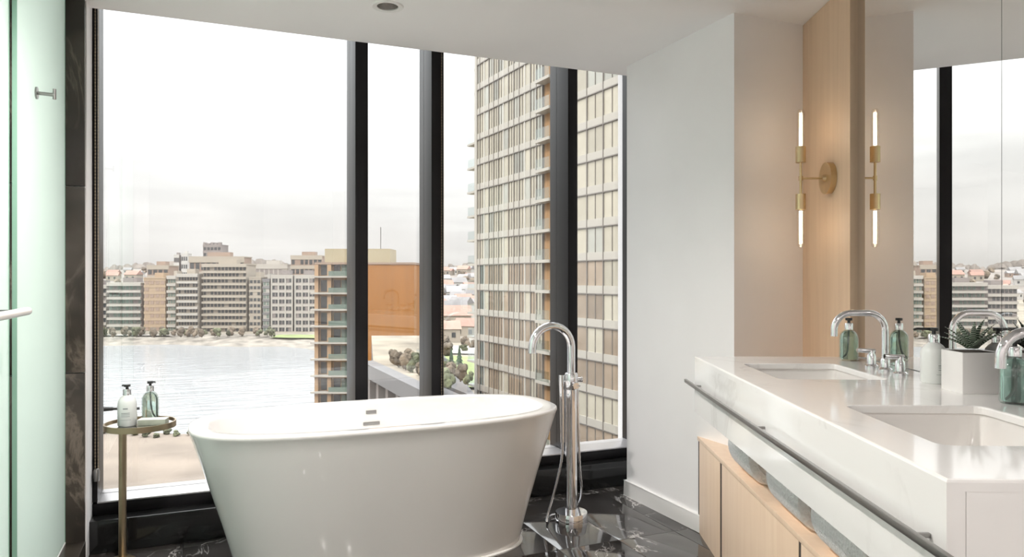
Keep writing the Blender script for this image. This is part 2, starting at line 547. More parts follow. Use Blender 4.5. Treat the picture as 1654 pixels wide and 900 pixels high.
def wbox(name, mat, x0, x1, y0, y1, z0, z1, bevel=0.002):
    mb = MB().box(x0 - WO.x, x1 - WO.x, y0 - WO.y, y1 - WO.y, z0 - WO.z, z1 - WO.z)
    return mb.build(name, mat, win, bevel=bevel)


mull = [(573.9, 594.6), (697.0, 716.8), (917.5, 933.0)]
mx_ = [(win_x(a, FRAME_Y), win_x(b, FRAME_Y)) for a, b in mull]
wbox('bottom_rail', M_FRAME, JAMB_L, 2.62, FRAME_Y, 4.18, 0.15, 0.203)
wbox('rail_cap', M_FRAME_LIGHT, JAMB_L + 0.02, 2.62, FRAME_Y + 0.002, 4.18, 0.203, 0.211)
wbox('top_rail', M_FRAME, JAMB_L, 2.62, FRAME_Y, 4.18, HEAD - 0.06, HEAD)
wbox('jamb', M_FRAME, JAMB_L, JAMB_L + 0.022, FRAME_Y, 4.18, 0.211, HEAD - 0.06)
wbox('jamb', M_FRAME, 2.58, 2.62, FRAME_Y, 4.18, 0.211, HEAD - 0.06)
for a, b in mx_:
    wbox('mullion', M_FRAME, a, b, FRAME_Y, 4.20, 0.205, HEAD - 0.06, 0.003)
edges = [JAMB_L + 0.022] + [v for ab in mx_ for v in ab] + [2.58]
for k in range(4):
    wbox('pane', M_GLASS, edges[2 * k], edges[2 * k + 1], GLASS_Y, GLASS_Y + 0.012, 0.211, HEAD - 0.06, 0)
structure('trim_2', MB().box(JAMB_L, 2.62, WIN_Y, FRAME_Y + 0.02, 0, 0.15), M_SILL, bevel=0.003)


# ------------------------------------------------------------------ shower glass
def glass_panel(name, label, y0, y1, x, cat):
    r_ = empty(name, (x, (y0 + y1) / 2, 0.10))
    h = (y1 - y0) / 2
    MB().box(-0.005, 0.005, -h, h, 0, CEIL - 0.10 - 0.012).build('frosted_sheet', M_FROST, r_)
    for s_ in (-1, 1):
        e = MB().box(-0.0068, 0.0068, s_ * h - 0.0015, s_ * h + 0.0015, 0, CEIL - 0.115).build('polished_edge', M_FROST_EDGE, r_)
        e['label'] = 'dark green polished glass edge'
    MB().box(-0.009, 0.009, -h, h, CEIL - 0.112, CEIL - 0.10).build('top_channel', M_STEEL, r_)
    MB().box(-0.008, 0.008, -h, h, -0.001, 0.006).build('bottom_channel', M_TRIM, r_)
    tag(r_, label, cat)
    return r_


w2 = tag(empty('added_window', (-1.75, 2.3, 0.12)), kind='structure')  # unseen window, added to bring daylight into the shower
for a, b in ((-1.30, -0.44), (-0.42, 0.42), (0.44, 1.30)):
    MB().box(-0.006, 0.006, a, b, 0.02, 2.31).build('pane', M_OBSCURE, w2)
for a in (-1.30, -0.44, 0.42, 1.28):
    MB().box(-0.03, 0.03, a - 0.0, a + 0.02, 0.0, 2.33).build('mullion', M_TRIM, w2)
glass_panel('shower_panel', 'added unseen frosted glass panel beside the shower door', 0.91, 1.89, GLX, 'glass panel')  # added out of view to widen the luminous glass wall
glass_panel('shower_panel', 'fixed pale green frosted glass shower panel against the black marble', 2.815, 3.738, GLX, 'glass panel')
door = glass_panel('shower_door', 'frosted glass shower door carrying the horizontal pull bar at the frame edge', 1.90, 2.800, GLX - 0.018, 'door')
hd = MB().tube([(0.080, -0.50, 1.069), (0.080, 0.322, 1.069)], 0.0125, 16)
hb = hd.build('pull_bar', principled('satin_white_metal', (0.82, 0.81, 0.80), 0.22, 0.35), door, smooth=True)
st = MB().tube([(0.005, 0.24, 1.069), (0.078, 0.24, 1.069)], 0.008, 12).tube([(0.005, -0.40, 1.069), (0.078, -0.40, 1.069)], 0.008, 12)
st.build('standoff', M_BLACK_PLASTIC, hb, smooth=True)

hk = empty('robe_hook', (GLX + 0.0052, 3.118, 1.944))
MB().tube([(0, 0, 0), (0.006, 0, 0)], 0.022, 24).build('backplate', M_STEEL, hk, smooth=True)
MB().tube([(0.005, 0, 0), (0.058, 0, -0.002)], 0.0065, 14).build('post', M_STEEL, hk, smooth=True)
MB().tube([(0.058, 0, -0.018), (0.058, 0, 0.020)], 0.006, 14).build('crossbar', M_STEEL, hk, smooth=True)
tag(hk, 'brushed steel robe hook on the frosted shower glass', 'hook')


# ------------------------------------------------------------------ recessed downlights (all but the one over the bathtub are added)
def downlight(x, y, label, lit, power, cone=150):
    r_ = empty('downlight', (x, y, CEIL))
    MB().lathe([(0.0495, 0.004), (0.0485, -0.003), (0.070, -0.005), (0.073, 0.0), (0.0495, 0.004)], 40, close=False).build('trim_ring', M_TRIM, r_, smooth=True)
    MB().lathe([(0.0490, 0.002), (0.046, 0.03), (0.032, 0.075), (0.0, 0.076)], 32, close=False).build('reflector', M_REFLECTOR, r_, smooth=True)
    MB().lathe([(0.030, 0.070), (0.030, 0.064)], 28).build('lens', M_LAMP_DISC if cone > 100 else M_LAMP_LENS, r_, smooth=True)
    tag(r_, label, 'downlight', 'recessed ceiling downlights')
    if lit:
        L_ = bpy.data.lights.new('downlight_lamp', 'SPOT')
        L_.energy = power; L_.color = (1.0, 0.945, 0.90); L_.shadow_soft_size = 0.05
        L_.spot_size = R(cone); L_.spot_blend = 0.8
        lo = bpy.data.objects.new('downlight_lamp', L_); COL.objects.link(lo)
        lo.parent = r_; lo.location = (0, 0, -0.012)
    return r_


downlight(0.787, 3.294, 'narrow recessed downlight in the ceiling above the bathtub', True, 5, 62)
downlight(0.12, 2.35, 'added unseen downlight in the ceiling beside the shower door', True, 62)  # added lamp that brightens the counter front and column wall
downlight(0.25, 0.10, 'added unseen downlight in the ceiling by the bathroom entrance', True, 22)  # extra lamp out of view, put in to brighten the room
downlight(0.05, -1.0, 'added unseen downlight in the ceiling beside the rear wall', True, 13)  # another added fill lamp behind the camera
downlight(-1.15, 2.35, 'added unseen downlight in the shower near its entrance', True, 3)  # added so the frosted glass looks lit from behind
downlight(-1.15, 3.15, 'added unseen downlight in the shower near the black marble', True, 3)  # second lamp added behind the frosted glass

# ================================================================== BATHTUB
TUB = (0.795, 3.38)
tub = empty('bathtub', (TUB[0], TUB[1], 0))
RH = 0.645
prof = [(0.640, 0.292, 0.010), (0.652, 0.300, 0.0), (0.656, 0.303, 0.012), (0.664, 0.308, 0.05)]
for k in range(1, 12):
    t = k / 12
    e = t ** 1.08
    prof.append((0.664 + (0.838 - 0.664) * e, 0.308 + (0.389 - 0.308) * e, 0.05 + (RH - 0.028 - 0.05) * t))
prof += [(0.8400, 0.3905, RH - 0.024), (0.8435, 0.3940, RH - 0.016), (0.8440, 0.3945, RH - 0.008), (0.8405, 0.3915, RH - 0.001), (0.834, 0.386, RH)]
outer_r = [superellipse(a, b, z) for a, b, z in prof]
inner = [(0.775, 0.344, RH), (0.766, 0.336, RH - 0.004), (0.760, 0.330, RH - 0.016), (0.748, 0.322, RH - 0.08), (0.715, 0.305, RH - 0.25),
         (0.670, 0.285, RH - 0.40), (0.62, 0.255, RH - 0.465), (0.54, 0.20, RH - 0.49), (0.30, 0.10, RH - 0.497)]
rings = outer_r + [superellipse(a, b, z) for a, b, z in inner]
MB().loft(rings).build('tub_shell', M_TUB, tub, smooth=True, angle=70)


def tub_inner_wall(z, x):
    """inner far wall y at height z (tub coordinates) for an x offset from the middle"""
    for (a0, b0, z0), (a1, b1, z1) in zip(inner, inner[1:]):
        if z1 <= z <= z0:
            t = (z0 - z) / (z0 - z1)
            a, b = a0 + (a1 - a0) * t, b0 + (b1 - b0) * t
            return b * (1 - abs(x / a) ** 2.8) ** (1 / 2.8)


for nm, zc_, hw, hh in (('overflow_slot', RH - 0.055, 0.026, 0.008), ('overflow_cover', RH - 0.112, 0.042, 0.0075)):
    y_ = tub_inner_wall(zc_, 0)
    MB().box(-hw, hw, -0.006, 0.004, -hh, hh).build(nm, M_STEEL, tub, bevel=0.002, loc=(0.005, y_, zc_))
MB().lathe([(0.030, 0), (0.030, 0.004), (0.022, 0.007), (0.0, 0.008)], 24, close=False).build('drain', M_CHROME, tub, smooth=True, loc=(0, 0, RH - 0.4965))
MB().loft([superellipse(0.668, 0.318, 0.0), superellipse(0.668, 0.318, 0.006), superellipse(0.652, 0.302, 0.008)]).build('base_seal', M_TRIM, tub, smooth=True)
tag(tub, 'white oval freestanding bathtub in front of the window', 'bathtub')

# ================================================================== FLOOR-STANDING TUB FILLER
fx, fy = 1.770, 3.365
fau = empty('tub_filler', (fx, fy, 0))
MB().lathe([(0.083, 0.0), (0.083, 0.058), (0.081, 0.062), (0.0, 0.064)], 48, close=False).build('base_drum', M_CHROME, fau, smooth=True)
MB().tube([(0, 0, 0.06), (0, 0, 0.700)], 0.030, 28).build('column', M_CHROME, fau, smooth=True)
sp = [(0, 0, 0.70)] + [(0, 0, 0.78), (0, 0, 0.86), (0, 0, 0.915)]
rad = 0.112
for k in range(1, 15):
    a = math.pi * k / 14 * 0.97
    sp.append((-rad + rad * math.cos(a), 0, 0.915 + rad * math.sin(a)))
sp.append((sp[-1][0] - 0.002, 0, sp[-1][2] - 0.035))
MB().tube(sp, 0.0205, 22).build('spout', M_CHROME, fau, smooth=True)
vb = MB().lathe([(0.030, 0.695), (0.034, 0.700), (0.034, 0.775), (0.028, 0.783), (0.0, 0.784)], 28, close=False)
vb.build('valve_body', M_CHROME, fau, smooth=True)
# the camera looks along (SX, CX): knobs sit across that line
rt = Vector((CX, -SX, 0)); fw = Vector((SX, CX, 0))
kb = MB().tube([rt * 0.025 + Vector((0, 0, 0.745)), rt * 0.058 + Vector((0, 0, 0.745))], 0.012, 16)
knob = kb.build('diverter_knob', M_CHROME, fau, smooth=True)
c_ = rt * 0.052 + Vector((0, 0, 0.745))
MB().tube([c_ - Vector((0, 0, 0.016)), c_ + Vector((0, 0, 0.016))], 0.004, 10).tube([c_ - fw * 0.016, c_ + fw * 0.016], 0.004, 10).build('cross_bar', M_CHROME, knob, smooth=True)
kb2 = MB().tube([-fw * 0.02 + rt * 0.016 + Vector((0, 0, 0.722)), -fw * 0.062 + rt * 0.020 + Vector((0, 0, 0.722))], 0.016, 20)
kn2 = kb2.build('temperature_knob', M_CHROME, fau, smooth=True)
c_ = -fw * 0.058 + rt * 0.020 + Vector((0, 0, 0.722))
MB().tube([c_ - rt * 0.02, c_ + rt * 0.02], 0.004, 10).tube([c_ - Vector((0, 0, .02)), c_ + Vector((0, 0, .02))], 0.004, 10).build('cross_bar', M_CHROME, kn2, smooth=True)
MB().tube([-rt * 0.02 + Vector((0, 0, 0.735)), -rt * 0.050 + Vector((0, 0, 0.735))], 0.009, 14).build('shower_cradle', M_CHROME, fau, smooth=True)
hs = [-rt * 0.050 + Vector((0, 0, 0.770)), -rt * 0.050 + Vector((0, 0, 0.74)), -rt * 0.047 + Vector((0, 0, 0.62)), -rt * 0.046 + Vector((0, 0, 0.42))]
MB().tube(hs, [0.0145, 0.0145, 0.0125, 0.0105], 18).build('hand_shower', M_CHROME, fau, smooth=True)
hose = bezier([hs[-1] + Vector((0, 0, 0.004)), -rt * 0.050 + Vector((0, 0, 0.33)), -rt * 0.085 + Vector((0, 0, 0.18)), -rt * 0.120 + Vector((0, 0, 0.055)),
               -rt * 0.128 - fw * 0.02 + Vector((0, 0, 0.012)), -rt * 0.10 + fw * 0.10 + Vector((0, 0, 0.010)), rt * 0.0 + fw * 0.13 + Vector((0, 0, 0.012)),
               rt * 0.055 + fw * 0.07 + Vector((0, 0, 0.12)), rt * 0.044 + fw * 0.02 + Vector((0, 0, 0.30)), rt * 0.036 + Vector((0, 0, 0.50)), rt * 0.030 + Vector((0, 0, 0.71))], 14)
hr = [0.0065 + 0.0012 * (k % 2) for k in range(len(hose))]
MB().tube(hose, hr, 10).build('metal_hose', M_CHROME, fau, smooth=True)
tag(fau, 'chrome floor-standing tub filler with arched spout and hand shower', 'faucet')

# ================================================================== SIDE TABLE WITH BOTTLES
tbx, tby, TH = -0.250, 3.700, 0.618
tbl = empty('side_table', (tbx, tby, 0))
TR = 0.148
MB().lathe([(TR - 0.008, TH - 0.022), (TR, TH - 0.022), (TR, TH + 0.004), (TR - 0.006, TH + 0.004), (TR - 0.006, TH - 0.004), (TR - 0.008, TH - 0.022)], 64, close=False).build('rim', M_BRASS_DARK, tbl, smooth=True)
MB().lathe([(0.0, TH - 0.012), (TR - 0.007, TH - 0.012), (TR - 0.007, TH - 0.004), (0.0, TH - 0.004)], 64, close=False).build('mirror_top', principled('tray_mirror', (0.80, 0.77, 0.72), 0.03, 1.0), tbl, smooth=True)
LGX, LGY = -0.075, 0.045
MB().tube([(LGX, LGY, 0.006), (LGX, LGY, TH - 0.011)], 0.0165, 24).build('leg', M_BRASS_DARK, tbl, smooth=True)
MB().loft([[(LGX + 0.075 * math.cos(a) * (1 if True else 1), LGY - 0.16 + (0.19 * math.sin(a) if math.sin(a) > 0 else 0.10 * math.sin(a)), z) for a in (2 * math.pi * k / 40 for k in range(40))] for z in (0.0, 0.007)]).build('foot_plate', M_BRASS_DARK, tbl)
tag(tbl, 'small round brass side table with a mirrored tray top by the window', 'side table')


def bottle(name, loc, rz, label, body_mat, liquid, h, r_, glassy, nozzle, collar=True, print_=True, group=None, nozzle_side=1):
    b = empty(name, loc, rz)
    bp = [(r_ * 0.90, 0.0), (r_, 0.006), (r_, h * 0.66), (r_ * 0.985, h * 0.74), (r_ * 0.90, h * 0.83), (r_ * 0.70, h * 0.91), (r_ * 0.46, h * 0.965), (r_ * 0.40, h)]
    MB().lathe([(0, 0.0)] + bp + [(0, h)], 36, close=False).build('body', body_mat, b, smooth=True)
    if glassy:
        k = 0.90
        lp = [(0, 0.006)] + [(q * k, 0.006 + z * 0.93) for q, z in bp[:7]] + [(0, h * 0.93)]
        MB().lathe(lp, 32, close=False).build('liquid', liquid, b, smooth=True)
        MB().tube(bezier([(0, 0, h), (0.002, 0, h * 0.6), (0.008, 0.004, h * 0.25), (r_ * 0.7, 0.006, 0.012)], 6), 0.003, 8).build('dip_tube', principled('dip_tube', (0.72, 0.80, 0.72), 0.3), b, smooth=True)
    MB().lathe([(0.0, h - 0.002), (r_ * 0.44, h - 0.002), (r_ * 0.44, h + 0.020), (r_ * 0.36, h + 0.024), (0.0, h + 0.024)], 24, close=False).build('collar', M_CHROME, b, smooth=True)
    ph = h + 0.024
    pm = MB().tube([(0, 0, ph), (0, 0, ph + 0.012)], r_ * 0.16, 12).tube([(0, 0, ph + 0.010), (0, 0, ph + 0.020)], r_ * 0.36, 18)
    pm.tube([(0, 0, ph + 0.0155), (nozzle_side * nozzle * 0.85, 0, ph + 0.0165), (nozzle_side * nozzle, 0, ph + 0.0135)], [0.0048, 0.0038, 0.0036], 10)
    pm.build('pump_head', M_BLACK_PLASTIC, b, smooth=True)
    if print_:
        n = 10
        for k, (z0, z1, w) in enumerate(((0.56, 0.60, 0.25), (0.43, 0.45, 0.45), (0.385, 0.40, 0.45), (0.33, 0.345, 0.45), (0.22, 0.228, 0.6))):
            vs_, fs = [], []
            for j in range(n + 1):
                a = -math.pi / 2 + 0.30 + (j / n - 0.5) * 2 * w
                for rr in (h * z0, h * z1):
                    vs_.append(((r_ + 0.0006) * math.cos(a), (r_ + 0.0006) * math.sin(a), rr))
            for j in range(n):
                fs.append((2 * j, 2 * j + 2, 2 * j + 3, 2 * j + 1))
            MB().add(vs_, fs).build('label_print', M_PRINT, b)
    tag(b, label, 'bottle', group)
    return b


TZ = TH - 0.0035
bottle('pump_bottle', (tbx - 0.050, tby - 0.038, TZ), R(-23), 'matte white pump bottle standing on the brass side table', M_WHITE_PLASTIC, None, 0.140, 0.0385, False, 0.022, print_=True, nozzle_side=-1)
bottle('pump_bottle', (tbx + 0.038, tby + 0.040, TZ), R(-23), 'clear glass pump bottle standing on the brass side table', M_BOTTLE_GLASS, M_CLEAR_LIQUID, 0.140, 0.0360, True, 0.024, print_=False, nozzle_side=1)
sb = empty('soap_carton', (tbx + 0.055, tby - 0.045, TZ), R(-14))
MB().box(-0.058, 0.058, -0.028, 0.028, 0, 0.024).build('carton', M_SOAP_BOX, sb, bevel=0.0015)
MB().box(-0.059, 0.059, -0.0285, 0.0285, 0.0235, 0.0262).build('lid', principled('pale_card', (0.80, 0.79, 0.75), 0.6), sb, bevel=0.0008)
tag(sb, 'flat pale soap carton lying on the brass side table tray', 'box')
# dark handled brush lying behind the white bottle, its handle pointing towards the shower
br = empty('bath_brush', (tbx - 0.062, tby + 0.064, TZ), R(0))
MB().tube([(0.055, 0.0, 0.058), (0.0, 0, 0.060), (-0.060, -0.02, 0.067)], [0.006, 0.007, 0.006], 12).build('neck', M_BLACK_PLASTIC, br, smooth=True)
MB().tube([(-0.052, -0.018, 0.066), (-0.088, -0.028, 0.0685)], [0.0085, 0.0105], 14).build('handle', M_BLACK_PLASTIC, br, smooth=True)
MB().lathe([(0.0, 0.0), (0.024, 0.0), (0.026, 0.02), (0.022, 0.062), (0.0, 0.066)], 20, close=False).build('bristle_head', principled('brush_bristle', (0.55, 0.50, 0.42), 0.9), br, smooth=True, loc=(0.02, 0.0, 0))
tag(br, 'small brush with a dark handle sticking out behind the white pump bottle', 'brush')


# ------------------------------------------------------------------ roller blind bead chains
def bead_chain(label, x, y, z0, z1):
    r_ = empty('blind_chain', (x, y, z0))
    mb = MB()
    n = int((z1 - z0) / 0.016)
    for s_ in (-0.006, 0.006):
        mb.tube([(s_, 0, 0), (s_, 0, z1 - z0)], 0.0010, 6)
        for k in range(n):
            zc_ = 0.008 + k * 0.016
            q = 0.0033
            mb.add([(s_ + q, 0, zc_), (s_, q, zc_), (s_ - q, 0, zc_), (s_, -q, zc_), (s_, 0, zc_ + q), (s_, 0, zc_ - q)],
                   [(0, 1, 4), (1, 2, 4), (2, 3, 4), (3, 0, 4), (1, 0, 5), (2, 1, 5), (3, 2, 5), (0, 3, 5)])
    mb.build('bead_loop', M_BRASS_DARK, r_)
    mb = MB().lathe([(0.0, -0.045), (0.012, -0.045), (0.014, -0.03), (0.014, 0.0), (0.010, 0.012), (0.0, 0.014)], 18, close=False)
    mb.build('tension_weight', M_STEEL, r_, smooth=True)
    tag(r_, label, 'blind chain', 'roller blind bead chains')


bead_chain('bead chain hanging at the window jamb beside the black marble', -0.450, 3.935, 0.36, HEAD - 0.08)
bead_chain('bead chain hanging on the mullion behind the middle of the bathtub', mx_[1][1] - 0.012, 3.935, 0.36, HEAD - 0.08)

# ================================================================== VANITY
CH = EYE - 0.326           # counter height
AP = 0.230                 # apron height
FX0, BX0 = 0.667, 1.340    # front and back of the counter across
Z_FAR, Z_NEAR = 3.065, 1.185


def vroot(name, x0, z, h):
    s_, t_ = VL(x0, z)
    p = Matrix.Rotation(VROT, 3, 'Z') @ Vector((s_, t_, 0))
    return empty(name, (p.x, p.y, h), VROT)


cr_ = vroot('vanity_counter', FX0, Z_NEAR, CH)
OX, OY = VL(FX0, Z_NEAR)
CW = VL(BX0, 2)[0] - OX
CL = Z_FAR - Z_NEAR


def sink_rect(z0, z1):
    xa, xb = 0.795, 1.140
    ya = VL(0.95, z0)[1] - OY
    yb = VL(0.95, z1)[1] - OY
    return (xa - OX, xb - OX, ya, yb)


SINKS = [sink_rect(2.36, 2.80), sink_rect(1.425, 1.876)]
SLAB = 0.020
outer_l = [(0.0, 0.0), (CW, 0.0), (CW, CL), (0.0, CL)]
loops = [[Vector((x, y, 0)) for x, y in outer_l]] + [[Vector(p) for p in rrect(*q, 0.028, 0.0)] for q in SINKS]
flat = [p for l_ in loops for p in l_]
tri = tessellate_polygon(loops)
nv = len(flat)
mb = MB()
mb.v = [(p.x, p.y, 0.0) for p in flat] + [(p.x, p.y, -SLAB) for p in flat]


def up_(t):
    a, b, c = (flat[i] for i in t)
    return t if (b - a).cross(c - a).z > 0 else tuple(reversed(t))


for t in tri:
    t = up_(t)
    mb.f.append(tuple(t)); mb.f.append(tuple(i + nv for i in reversed(t)))
k0 = 0
for li, l_ in enumerate(loops):
    n = len(l_)
    for k in range(n):
        a, b = k0 + k, k0 + (k + 1) % n
        mb.f.append((a, a + nv, b + nv, b) if li == 0 else (a, b, b + nv, a + nv))
    k0 += n
me = mb.mesh('countertop', M_QUARTZ)
bm = bmesh.new(); bm.from_mesh(me)
bmesh.ops.recalc_face_normals(bm, faces=bm.faces)
es = [e for e in bm.edges if len(e.link_faces) == 2 and abs(e.calc_face_angle() - math.pi / 2) < 0.15 and all(abs(v.co.z) < 1e-6 for v in e.verts)]
bmesh.ops.bevel(bm, geom=es, offset=0.005, segments=2, profile=0.6, affect='EDGES')
bm.to_mesh(me); bm.free()
link('countertop', me, cr_)
e_ = 0.003
MB().box(0.0, 0.030, 0.0, CL, -AP, -SLAB).build('front_apron', M_QUARTZ, cr_)
MB().box(0.0315, CW, 0.0005, 0.028, -AP - 0.03, -SLAB).build('end_apron', M_QUARTZ, cr_)
MB().box(0.030, CW, CL - 0.028, CL, -AP, -SLAB).build('end_apron', M_QUARTZ, cr_)
MB().box(0.030, CW, 0.028, CL - 0.028, -AP + 0.005, -AP + 0.02).build('underside', M_QUARTZ, cr_)
tag(cr_, 'white quartz vanity counter with a deep apron and two sink cut-outs', 'counter')

for (xa, xb, ya, yb), lab in zip(SINKS, ('rectangular undermount sink near the oak panel', 'rectangular undermount sink beside the planter and the close faucet')):
    s_, t_ = OX + (xa + xb) / 2, OY + (ya + yb) / 2
    p = Matrix.Rotation(VROT, 3, 'Z') @ Vector((s_, t_, 0))
    sk = empty('sink', (p.x, p.y, CH - SLAB), VROT)
    hx, hy = (xb - xa) / 2 + 0.006, (yb - ya) / 2 + 0.006
    rg = [rrect(-hx - 0.012, hx + 0.012, -hy - 0.012, hy + 0.012, 0.03, -0.160), rrect(-hx - 0.012, hx + 0.012, -hy - 0.012, hy + 0.012, 0.03, -0.0008),
          rrect(-hx, hx, -hy, hy, 0.03, -0.0008), rrect(-hx + 0.004, hx - 0.004, -hy + 0.004, hy - 0.004, 0.03, -0.02),
          rrect(-hx + 0.012, hx - 0.012, -hy + 0.012, hy - 0.012, 0.04, -0.11), rrect(-hx + 0.03, hx - 0.03, -hy + 0.03, hy - 0.03, 0.05, -0.134),
          rrect(-hx + 0.12, hx - 0.12, -hy + 0.14, hy - 0.14, 0.03, -0.140)]
    MB().loft(rg).build('basin', M_BASIN, sk, smooth=True, angle=50)
    MB().lathe([(0.024, 0), (0.024, 0.004), (0.012, 0.006), (0, 0.006)], 20, close=False).build('drain', M_CHROME, sk, smooth=True, loc=(0, 0, -0.1398))
    tag(sk, lab, 'sink', 'undermount sinks')

# towel rail along the apron
rail = vroot('towel_rail', FX0, Z_NEAR, CH - 0.108)
MB().box(-0.034, -0.024, -0.14, CL + 0.045, -0.007, 0.007).build('bar', M_STEEL, rail, bevel=0.0015)
for yy in (0.05, CL / 2, CL - 0.12):
    MB().box(-0.025, -0.0004, yy - 0.004, yy + 0.004, -0.004, 0.004).build('bracket', M_STEEL, rail, bevel=0.001)
tag(rail, 'slim flat steel towel rail along the front of the white counter', 'towel rail')

# oak base cabinet on the floor
SH = 0.477
CABX = 0.8165
cab = vroot('vanity_cabinet', CABX, 1.0, 0.0)
cox, coy = VL(CABX, 1.0)


def cy_(z):
    return VL(CABX, z)[1] - coy


depth = VL(1.338, 2)[0] - cox
body = [(0.020, cy_(1.02)), (depth, cy_(1.02)), (depth, cy_(3.39)), (0.020, cy_(3.655))]
MB().loft([[(x, y, z) for x, y in body] for z in (0.0, SH - 0.02)]).build('carcass', M_DARK_GAP, cab)
top_l = [(-0.002, cy_(1.01)), (depth, cy_(1.01)), (depth, cy_(3.40)), (-0.002, cy_(3.68))]
MB().loft([[(x, y, z) for x, y in top_l] for z in (SH - 0.0199, SH)]).build('shelf_top', M_OAK_DOOR, cab, bevel=0.001)
cuts = [3.672, 3.233, 2.267, 1.60, 1.01]
for k in range(4):
    y1, y0 = cy_(cuts[k]), cy_(cuts[k + 1])
    gap = 0.030 if k < 2 else 0.020
    MB().box(0.0, 0.0195, y0 + 0.002, y1 - gap, 0.0, SH - 0.022).build('door', M_OAK_DOOR, cab, bevel=0.001)
    MB().box(0.0012, 0.0195, y1 - gap + 0.0005, y1 - 0.0005, 0.012, SH - 0.022).build('gap_shade_strip', M_DARK_GAP, cab)  # solid dark strip: shade of the door gap put into its colour
tag(cab, 'low pale oak vanity cabinet under the white counter', 'cabinet')

# rolled towels on its open shelf
def towel_roll(z0, z1, label):
    r_ = vroot('rolled_towel', 0.905, (z0 + z1) / 2, SH)
    L_ = (z1 - z0) / 2
    rad = 0.098
    rings = []
    for y, k in ((-L_, 0.80), (-L_ + 0.006, 0.93), (-L_ + 0.022, 1.0), (0, 1.01), (L_ - 0.022, 1.0), (L_ - 0.006, 0.93), (L_, 0.80)):
        ring = []
        for i in range(40):
            a = 2 * math.pi * i / 40
            q = rad * k * (1 + 0.02 * math.sin(3 * a) + (0.04 if 1.9 < a < 2.3 else 0))
            ring.append((q * math.cos(a), y, max(rad * 1.0 + q * math.sin(a) - 0.002, 0.001)))
        rings.append(list(reversed(ring)))
    MB().loft(rings).build('towel_outer', M_TOWEL, r_, smooth=True)
    sp_ = []
    for i in range(90):
        a = i * 0.23
        q = 0.012 + 0.0030 * a
        if q > rad * 0.78: break
        sp_.append((q * math.cos(a), -L_ - 0.0005, rad + q * math.sin(a)))
    MB().tube(sp_, 0.0035, 6).build('spiral_fold', M_TOWEL, r_, smooth=True)
    tag(r_, label, 'towel', 'rolled white towels on the vanity shelf')


towel_roll(2.780, 3.080, 'rolled white towel on the vanity shelf, farthest from the camera')
towel_roll(2.260, 2.575, 'rolled white towel in the middle of the vanity shelf row')
towel_roll(1.790, 2.160, 'rolled white towel on the vanity shelf, closest to the camera')

# oak wall panel (31 mm proud of the mirror)
pan = vroot('oak_wall_panel', 1.313, 3.05, 0.0)
px0, py0 = VL(1.313, 3.05)
MB().box(0, 0.034, 0, VL(1.313, 3.64)[1] - py0, 0.0, CEIL - 0.002).build('panel_board', M_OAK_WALL, pan, bevel=0.001)
tag(pan, 'tall oak wall panel between the column wall and the mirror', 'wall panel')

# mirror in two sheets
mir = vroot('vanity_mirror', 1.344, 3.05, CH + 0.0)
my0 = VL(1.344, 3.05)[1]
seam = VL(1.344, 2.106)[1] - my0
far_end, near_end = -0.0015, VL(1.344, 0.35)[1] - my0
for a, b in ((seam + 0.0012, far_end), (near_end, seam - 0.0012)):
    MB().box(0, 0.006, a, b, 0.002, CEIL - CH - 0.004).build('mirror_sheet', M_MIRROR, mir)
MB().box(0.0045, 0.0062, near_end, far_end, 0.001, CEIL - CH - 0.004).build('mirror_backing', M_MIRROR_EDGE, mir)
tag(mir, 'large frameless wall mirror above the vanity counter with one vertical seam', 'mirror')


# ------------------------------------------------------------------ sconce
sz = 3.248
sc_ = vroot('wall_sconce', 1.313, sz, EYE + 162 / F * sz)
AR = -0.132
MB().tube([(-0.0005, 0, 0), (-0.026, 0, 0)], 0.070, 40).build('backplate', M_BRASS, sc_, smooth=True)
MB().tube([(-0.026, 0, 0), (-0.040, 0, 0)], [0.016, 0.012], 20).build('boss', M_BRASS, sc_, smooth=True)
MB().tube([(-0.03, 0, 0), (AR, 0, 0)], 0.0045, 14).build('arm', M_BRASS, sc_, smooth=True)
MB().tube([(AR, 0, -0.074), (AR, 0, 0.074)], 0.0058, 14).tube([(AR, 0, -0.010), (AR, 0, 0.010)], 0.009, 14).build('stem', M_BRASS, sc_, smooth=True)
for s_ in (-1, 1):
    MB().tube([(AR, 0, s_ * 0.070), (AR, 0, s_ * 0.140)], 0.0215, 26).build('lamp_socket', M_BRASS, sc_, smooth=True)
    hp = [(0.0, 0.140), (0.0165, 0.140), (0.0165, 0.285), (0.0150, 0.298), (0.0105, 0.306), (0.0, 0.309)]
    if s_ < 0: hp = [(r_, -z) for r_, z in reversed(hp)]
    bl = MB().lathe(hp, 24, close=False).build('bulb', M_BULB_GLASS, sc_, smooth=True, loc=(AR, 0, 0))
    MB().tube([(-0.0035, 0, s_ * 0.146), (-0.0035, 0, s_ * 0.290), (0.0035, 0, s_ * 0.290), (0.0035, 0, s_ * 0.146)], 0.0030, 8).build('filament', M_BULB, bl, smooth=True)
tag(sc_, 'brass double-ended wall sconce with two lit tube bulbs on the oak panel', 'wall lamp')


